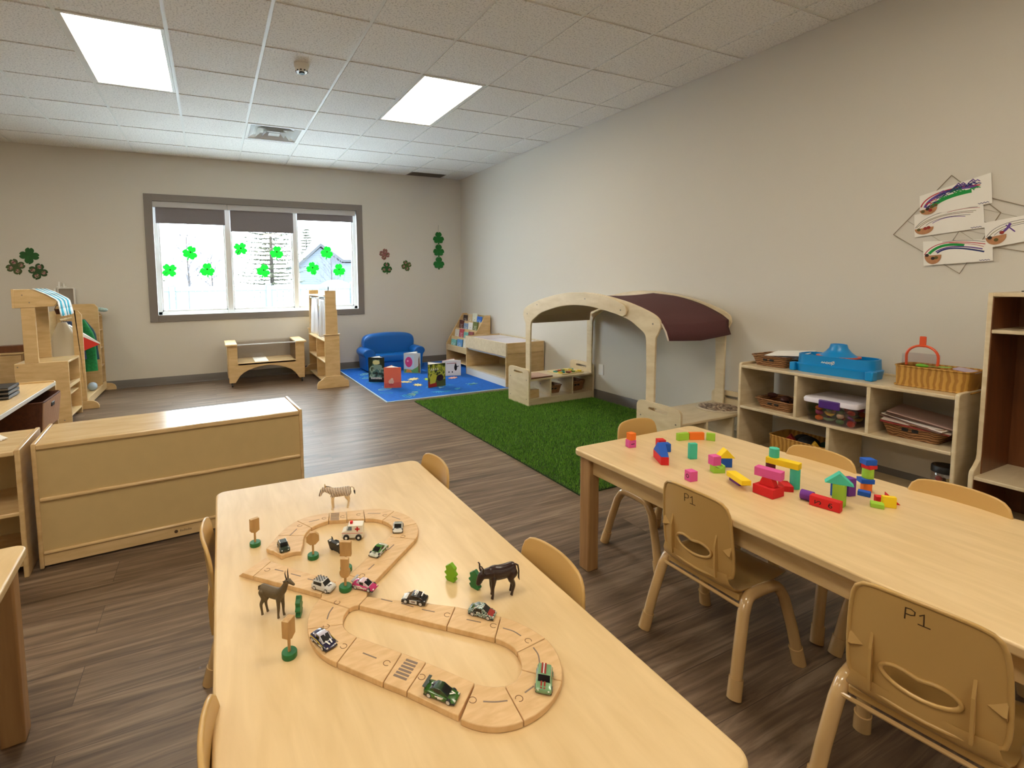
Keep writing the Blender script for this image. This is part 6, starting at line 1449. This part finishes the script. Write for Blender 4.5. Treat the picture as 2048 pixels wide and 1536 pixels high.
# ---------------------------------------------------------------- toy animals
def animal(name, label, x, y, rz, build_body, body_mat, extras, cat='toy animal'):
    t = thing(name, label, cat, (x, y, TZ), rz)
    mb = MB(); build_body(mb); o = mb.build('body', body_mat, t, smooth=180)
    md = o.modifiers.new('fuse', 'REMESH'); md.mode = 'VOXEL'; md.voxel_size = .00085; md.use_smooth_shade = True     # one continuous skin
    md = o.modifiers.new('soften', 'SMOOTH'); md.factor = .5; md.iterations = 5
    for nm, fn, m_ in extras:
        mb = MB(); fn(mb); mb.build(nm, m_, t, smooth=70)
    return t
def hoofed(torso, neck, fore, hind, sp):
    """torso sections (x, z, half width, half height); neck/head chain (x, z, r); leg chains (x, z, r) with a stride per side"""
    def f(mb):
        T_ = [(torso[0][0]-.003, torso[0][1], torso[0][2]*.4, torso[0][3]*.4)]+torso+[(torso[-1][0]+.003, torso[-1][1], torso[-1][2]*.4, torso[-1][3]*.4)]
        T_ = spline(T_, 4); mb.loft([[(x, w*math.cos(a), z+h*math.sin(a)) for a in [2*PI*k/18 for k in range(18)]] for x, z, w, h in T_])
        nk = spline(neck, 4); mb.tube([(x, 0, z) for x, z, r in nk], [r for x, z, r in nk], 14)
        x, z, r = nk[-1]; mb.ball((x, 0, z), r*.98, 10)
        for s in (-1, 1):
            for chain, sw in ((fore, .003), (hind, .0025)):
                n_ = len(chain); c_ = [(x+s*sw*k/(n_-1), s*(sp*(.82 if k == 0 else 1)), z, r) for k, (x, z, r) in enumerate(chain)]
                c_ = spline(c_, 4); mb.tube([p[:3] for p in c_], [p[3] for p in c_], 12); mb.ball(c_[0][:3], c_[0][3], 10)
    return f
def stripes_mat():
    m, nt, b = nmat('zebra_coat')
    tc = nt.nodes.new('ShaderNodeTexCoord'); sp_ = nt.nodes.new('ShaderNodeSeparateXYZ'); nt.links.new(tc.outputs['Object'], sp_.inputs[0])
    w = nt.nodes.new('ShaderNodeTexWave'); w.bands_direction = 'X'; w.inputs['Scale'].default_value = 60; w.inputs['Distortion'].default_value = 1.6; w.inputs['Detail Scale'].default_value = 30; w.inputs['Detail'].default_value = 1
    mp = nt.nodes.new('ShaderNodeMapping'); mp.inputs['Rotation'].default_value = (0, .25, 0); nt.links.new(tc.outputs['Object'], mp.inputs[0]); nt.links.new(mp.outputs[0], w.inputs['Vector'])
    cr = nt.nodes.new('ShaderNodeValToRGB'); cr.color_ramp.elements[0].position = .32; cr.color_ramp.elements[0].color = lin((70, 44, 34)); cr.color_ramp.elements[1].position = .42; cr.color_ramp.elements[1].color = lin((236, 218, 192))
    nt.links.new(w.outputs['Fac'], cr.inputs[0])
    th = nt.nodes.new('ShaderNodeMath'); th.operation = 'GREATER_THAN'; th.inputs[1].default_value = .046; nt.links.new(sp_.outputs['Z'], th.inputs[0])
    mx = nt.nodes.new('ShaderNodeMix'); mx.data_type = 'RGBA'; nt.links.new(th.outputs[0], mx.inputs[0]); mx.inputs[6].default_value = lin((230, 206, 166)); nt.links.new(cr.outputs[0], mx.inputs[7]); nt.links.new(mx.outputs[2], b.inputs['Base Color'])
    b.inputs['Roughness'].default_value = .45
    return m
zb = hoofed([(-.033, .0605, .0095, .011), (-.027, .059, .012, .0145), (-.014, .058, .013, .0152), (0, .0572, .0132, .0155), (.014, .0575, .0130, .0158), (.024, .0585, .0118, .0150), (.031, .0605, .0085, .0110)],
    [(.022, .0600, .0125), (.033, .0665, .0112), (.043, .0705, .0096), (.051, .0725, .0088), (.0565, .0690, .0074), (.0620, .0610, .0056), (.0655, .0545, .0047)],
    [(.0245, .052, .0082), (.0245, .040, .0052), (.0250, .0275, .0040), (.0242, .012, .0028), (.0252, .0026, .0034)], [(-.0265, .056, .0112), (-.0215, .043, .0080), (-.0285, .0275, .0042), (-.0262, .012, .0028), (-.0245, .0026, .0034)], .0076)
M['hoofdk'] = mat('dark_toy_plastic', (40, 26, 22), .4)
def zx(mb):
    for s in (-1, 1): mb.loft([[(.0480+dx, s*.0045+dy, .0795) for dx, dy in ell(0, 0, .0022, .0013, 8)], [(.0482+dx, s*.0056+dy, .0850) for dx, dy in ell(0, 0, .0018, .001, 8)], [(.0486+dx, s*.0060+dy, .0885) for dx, dy in ell(0, 0, .0004, .0003, 8)]])
def zeye(mb):
    for s in (-1, 1): mb.ball((.0555, s*.0066, .0725), .0014, 8)
def ztail(mb): mb.tube([(-.0335, 0, .0680), (-.040, .001, .0705), (-.0450, .001, .066), (-.047, .001, .058)], [.0022, .0018, .0018, .0020], 8)
def ztuft(mb): mb.tube([(-.047, .001, .058), (-.048, .001, .050), (-.0495, .001, .042)], [.0024, .0028, .0004], 8)
zm = stripes_mat()
animal('toy_zebra', 'cream toy zebra with brown stripes standing at the far crossing', .361, 1.605, R(180-8), zb, zm, [('ear', zx, M['chairtube']), ('eye', zeye, M['black']), ('tail', ztail, mat('zebra_tail', (214, 190, 160), .5)), ('tail_tuft', ztuft, M['black']),
    ('mane', lambda mb: mb.loft([[(x, -.0008, z), (x, .0008, z), (x, .0004, z+.0035), (x, -.0004, z+.0035)] for x, z in ((.028, .0735), (.036, .0770), (.044, .0790), (.050, .0800))]), M['hoofdk'])])
ab = hoofed([(-.030, .0605, .0085, .0095), (-.024, .0595, .0105, .0122), (-.010, .0570, .0110, .0126), (.004, .0555, .0112, .0128), (.016, .0560, .0108, .0130), (.025, .0580, .0090, .0118)],
    [(.020, .0600, .0105), (.0275, .0680, .0086), (.0330, .0780, .0066), (.0370, .0870, .0060), (.0420, .0905, .0060), (.0490, .0882, .0042), (.0560, .0850, .0029)],
    [(.0190, .050, .0070), (.0195, .038, .0046), (.0200, .0265, .0036), (.0195, .011, .0026), (.0208, .0026, .0032)], [(-.0235, .056, .0092), (-.0190, .043, .0064), (-.0260, .0275, .0037), (-.0240, .011, .0026), (-.0222, .0026, .0032)], .0066)
def ahorn(mb):
    for s in (-1, 1): mb.tube([(.0400, s*.0024, .0940), (.0385, s*.0042, .1025), (.0377, s*.0052, .1100), (.0390, s*.0050, .1165)], [.0016, .0014, .001, .0003], 8)
def aear(mb):
    for s in (-1, 1): mb.loft([[(.0375+dx*.4, s*.0048, .0905+dx) for dx, dy in ell(0, 0, .0016, .0016, 8)], [(.0365+dx*.4, s*.0092, .0932+dx) for dx, dy in ell(0, 0, .0022, .001, 8)], [(.0357+dx, s*.0120, .0955+dx) for dx, dy in ell(0, 0, .0003, .0003, 8)]])
def aeye(mb):
    for s in (-1, 1): mb.ball((.0440, s*.0050, .0925), .0012, 8)
olive = mat('olive_toy_plastic', (104, 88, 62), .55, noise=(60, .2))
animal('toy_antelope', 'olive brown toy antelope with straight dark horns left of the road', .096, 1.134, R(-42), ab, olive, [('horn', ahorn, M['hoofdk']), ('ear', aear, olive), ('eye', aeye, M['black']), ('tail', lambda mb: mb.tube([(-.0325, 0, .066), (-.0365, 0, .064), (-.0385, 0, .055)], [.0022, .002, .0008], 8), olive)])
bb = hoofed([(-.034, .0650, .0100, .0120), (-.027, .0635, .0128, .0165), (-.012, .0610, .0140, .0170), (.004, .0600, .0145, .0172), (.016, .0610, .0140, .0178), (.026, .0620, .0120, .0158), (.033, .0625, .0090, .0120)],
    [(.024, .0620, .0140), (.034, .0625, .0125), (.043, .0620, .0108), (.0500, .0595, .0096), (.0550, .0520, .0078), (.0590, .0430, .0062)],
    [(.0235, .052, .0088), (.0235, .040, .0056), (.0245, .0275, .0044), (.0235, .012, .0031), (.0248, .0028, .0038)], [(-.0265, .058, .0120), (-.0210, .045, .0084), (-.0290, .0285, .0046), (-.0265, .012, .0031), (-.0245, .0028, .0038)], .0082)
def bhorn(mb):
    for s in (-1, 1): mb.tube([(.0500, s*.0050, .0660), (.0510, s*.0105, .0720), (.0510, s*.0125, .0820), (.0545, s*.0095, .0880), (.0580, s*.0070, .0890)], [.0026, .0024, .002, .0014, .0004], 8)
def bear(mb):
    for s in (-1, 1): mb.loft([[(.047+dx*.5, s*.0075, .066+dx) for dx, dy in ell(0, 0, .0018, .0016, 8)], [(.0455+dx*.5, s*.0125, .068+dx) for dx, dy in ell(0, 0, .0024, .001, 8)], [(.0445+dx*.3, s*.0165, .0705+dx) for dx, dy in ell(0, 0, .0004, .0003, 8)]])
dkb = mat('dark_brown_toy_plastic', (44, 24, 20), .3)
animal('toy_buffalo', 'dark brown toy buffalo with curved horns standing right of the road', .5985, .972, R(172), bb, dkb, [('horn', bhorn, M['hoofdk']), ('ear', bear, dkb), ('tail', lambda mb: mb.tube([(-.036, 0, .0730), (-.0425, 0, .0690), (-.0450, 0, .055), (-.0445, 0, .038), (-.047, 0, .031)], [.0024, .0022, .0020, .0022, .0006], 8), dkb), ('eye', lambda mb: [mb.ball((.0545, s*.0072, .0575), .0013, 8) for s in (-1, 1)], M['black'])])

# ================================================================ FOAM BLOCKS
def block(label, shape, x, y, rz, dims, col, z=0.0, mark=None, tilt=None):
    names = dict(cube='cube_block', box='foam_brick', roof='triangle_block', cyl='cylinder_block', lying='cylinder_block', half='half_round_block', wedge='wedge_block', bridge='arch_block', trap='trapezoid_block')
    t = thing(names[shape], label, 'foam block', (x, y, TZ+.0003+z), R(rz), 'coloured foam blocks')
    w, d, h = dims; m_ = M['foam_'+col]; mb = MB()
    if shape in ('cube', 'box'): mb.box(-w/2, w/2, -d/2, d/2, 0, h)
    elif shape == 'roof': mb.prism([(-w/2, 0), (w/2, 0), (0, h)], -d/2, d/2, 'y')
    elif shape == 'wedge': mb.prism([(-w/2, 0), (w/2, 0), (w/2, h)], -d/2, d/2, 'y')
    elif shape == 'cyl': mb.lathe([(0, 0), (w/2, 0), (w/2, h), (0, h)], 28)
    elif shape == 'lying': mb.prism(ell(0, h/2, h/2, h/2, 28), -d/2, d/2, 'y')
    elif shape == 'half': mb.prism([(-w/2, 0)]+[(w/2*math.cos(PI-PI*i/18), h*math.sin(PI*i/18)) for i in range(1, 18)]+[(w/2, 0)], -d/2, d/2, 'y')
    elif shape == 'bridge': mb.prism([(-w/2, 0), (w/2, 0), (w/2, h)]+[(w*.36*math.cos(PI*i/12), h-h*.42*math.sin(PI*i/12)) for i in range(13)]+[(-w/2, h)], -d/2, d/2, 'y')
    elif shape == 'trap': mb.prism([(-w/2, 0), (w/2, 0), (w*.3, h), (-w*.3, h)], -d/2, d/2, 'y')
    mb.build('block_body', m_, t, bevel=.0012, smooth=30)
    if tilt: t.rotation_euler = (tilt[0], tilt[1], R(rz))
    if mark:
        face, strokes, wd_ = mark; mk = MB()
        f_ = {'-y': lambda u, v, hh: (u, -d/2-.0001-hh, v), '-x': lambda u, v, hh: (-w/2-.0001-hh, -u, v), '+x': lambda u, v, hh: (w/2+.0001+hh, u, v)}[face]
        for s in strokes: mk.ribbon(s, wd_, f_, .0003)
        mk.build('printed_number', mat('printed_number', (70, 14, 30), .6), t, smooth=0)
    return t
E30 = .032
block('pink foam cube with a printed 1 at the far left, under an orange cube', 'cube', 1.686, 1.632, -12, (.035, .030, .034), 'pink', mark=('-y', [[(-.007, .017), (.008, .018)]], .0035))
block('orange foam cube stacked on the pink cube at the far left corner', 'cube', 1.686, 1.630, -2, (.030, .028, .032), 'orange', .0343)
block('long red foam brick at the far left with a blue triangle on top', 'box', 1.6620, 1.4455, 59, (.100, .031, .033), 'red')
block('blue foam triangle on top of the long red brick', 'roof', 1.6620, 1.4455, 59, (.098, .031, .046), 'blue', .0333)
block('blue foam cube behind the blue triangle', 'cube', 1.778, 1.523, -24, (.034, .030, .036), 'blue')
block('red foam cube behind the small blue cube', 'cube', 1.793, 1.562, -24, (.033, .033, .040), 'red')
block('lime foam brick at the left end of the low wall of three', 'box', 1.973, 1.596, -11, (.058, .018, .034), 'lime')
block('orange foam brick in the middle of the low wall of three', 'box', 2.036, 1.574, -26, (.068, .018, .034), 'orange')
block('lime foam brick at the right end of the low wall of three', 'box', 2.083, 1.534, -58, (.036, .018, .034), 'lime')
block('teal foam brick standing upright near the table centre line', 'box', 1.801, 1.407, -20, (.032, .018, .066), 'teal')
block('pink foam cube with a printed number 0 near the first P1 chair', 'cube', 1.598, 1.252, -8, (.033, .030, .038), 'pink', mark=('-x', [[(.006*math.cos(a*.5), .019+.0065*math.sin(a*.5)) for a in range(14)]], .0028))
block('lime foam arch block under a pink cube in the middle of the table', 'bridge', 1.758, 1.262, -25, (.044, .030, .030), 'lime')
block('pink foam cube on top of the lime arch block', 'cube', 1.748, 1.268, -14, (.034, .030, .036), 'pink', .0303)
block('dark blue foam cube under the yellow triangle', 'cube', 1.842, 1.290, -30, (.040, .030, .036), 'blue')
block('yellow foam triangle roof on the dark blue cube', 'roof', 1.842, 1.292, -30, (.066, .034, .036), 'yellow', .0363)
block('purple foam brick under the leaning yellow plank', 'box', 1.730, 1.160, 66, (.060, .030, .022), 'purple')
block('yellow foam plank lying on the purple brick', 'box', 1.700, 1.138, 64.5, (.096, .034, .018), 'yellow', .0223)
block('large red foam box below the pink plank', 'box', 1.729, 1.050, 90, (.070, .062, .032), 'red')
block('red foam trapezoid between the red box and the pink plank', 'trap', 1.729, 1.050, 98, (.050, .030, .028), 'red', .0323)
block('pink foam plank on top of the red pile', 'box', 1.731, 1.050, 101, (.082, .033, .030), 'pink', .0606)
block('small red foam brick behind the red box', 'box', 1.828, 1.050, 50, (.056, .030, .020), 'red')
block('teal foam cylinder standing upright at the right end of the yellow bridge', 'cyl', 1.862, 1.040, 0, (.031, .031, .072), 'teal')
block('dark red foam cylinder at the left end of the yellow bridge', 'cyl', 1.846, 1.116, 0, (.031, .031, .072), 'darkred')
block('yellow foam plank bridging the teal and dark red cylinders', 'box', 1.853, 1.076, 101.5, (.104, .031, .022), 'yellow', .0723)
block('teal foam cylinder on top of the yellow bridge', 'cyl', 1.851, 1.108, 0, (.032, .032, .034), 'teal', .0946)
block('purple foam cylinder lying at the left end of the numbered red brick', 'lying', 1.7965, .962, 12, (.034, .036, .034), 'purple')
block('red foam brick with printed numbers 2 and 6', 'box', 1.789, .903, 102, (.082, .029, .033), 'red')
block('lime foam brick standing upright under the teal roof', 'box', 1.846, .894, 12, (.031, .031, .074), 'lime')
block('teal foam triangle roof on the upright lime brick', 'roof', 1.846, .896, -60, (.076, .033, .038), 'teal', .0743)
block('blue foam brick standing behind the teal roof', 'box', 1.925, .935, -12, (.040, .026, .060), 'blue')
block('purple foam brick standing behind the upright lime brick', 'box', 1.966, .925, -15, (.030, .026, .062), 'purple')
block('orange foam cylinder at the bottom of the tall coloured tower', 'cyl', 2.054, .915, 0, (.032, .032, .032), 'orange')
block('blue foam slab second from the bottom of the tall coloured tower', 'box', 2.050, .916, -38, (.040, .032, .016), 'blue', .0323)
block('lime foam cylinder in the middle of the tall coloured tower', 'cyl', 2.056, .913, 0, (.033, .033, .034), 'lime', .0486)
block('red foam slab second from the top of the tall coloured tower', 'box', 2.060, .912, -12, (.034, .030, .014), 'red', .0829)
block('blue foam slab at the top of the tall coloured tower', 'box', 2.057, .914, -30, (.036, .032, .020), 'blue', .0972)
block('blue foam slab lying in front of the tall coloured tower', 'box', 2.010, .900, -70, (.034, .026, .015), 'blue')
block('lime foam slab lying at the right end of the group', 'box', 1.944, .834, -62, (.034, .030, .014), 'lime')
block('yellow foam brick standing at the right end of the group', 'box', 1.975, .817, -48, (.036, .015, .036), 'yellow')
block('small red foam cube behind the yellow brick', 'cube', 1.990, .849, -48, (.022, .022, .022), 'red')
block('red foam wedge behind the yellow brick, farthest right', 'wedge', 2.020, .826, 132, (.036, .022, .034), 'red')
nb = [o_ for o_ in COL.objects if o_.get('label', '') == 'red foam brick with printed numbers 2 and 6'][0]
mk = MB(); f_ = lambda u, v, hh: (-u, .0145+.0001+hh, v)
def rot90(pts, cx, cz): return [(cx-(z_), cz+(x_)) for x_, z_ in pts]
two = [(-.005, .005), (-.003, .008), (.002, .008), (.0045, .005), (.003, .001), (-.005, -.007), (.005, -.007)]
six = [(.004, .007), (-.002, .006), (-.0045, .0), (-.0045, -.004), (-.001, -.007), (.003, -.006), (.0045, -.003), (.003, .0), (-.001, .001), (-.004, -.002)]
mk.ribbon([(-.018+z_, .016+x_) for x_, z_ in two], .0026, f_, .0003); mk.ribbon([(.016+x_, .016+z_) for x_, z_ in six], .0026, f_, .0003)
mk.build('printed_number', mat('printed_number', (50, 8, 12), .6), nb, smooth=0)
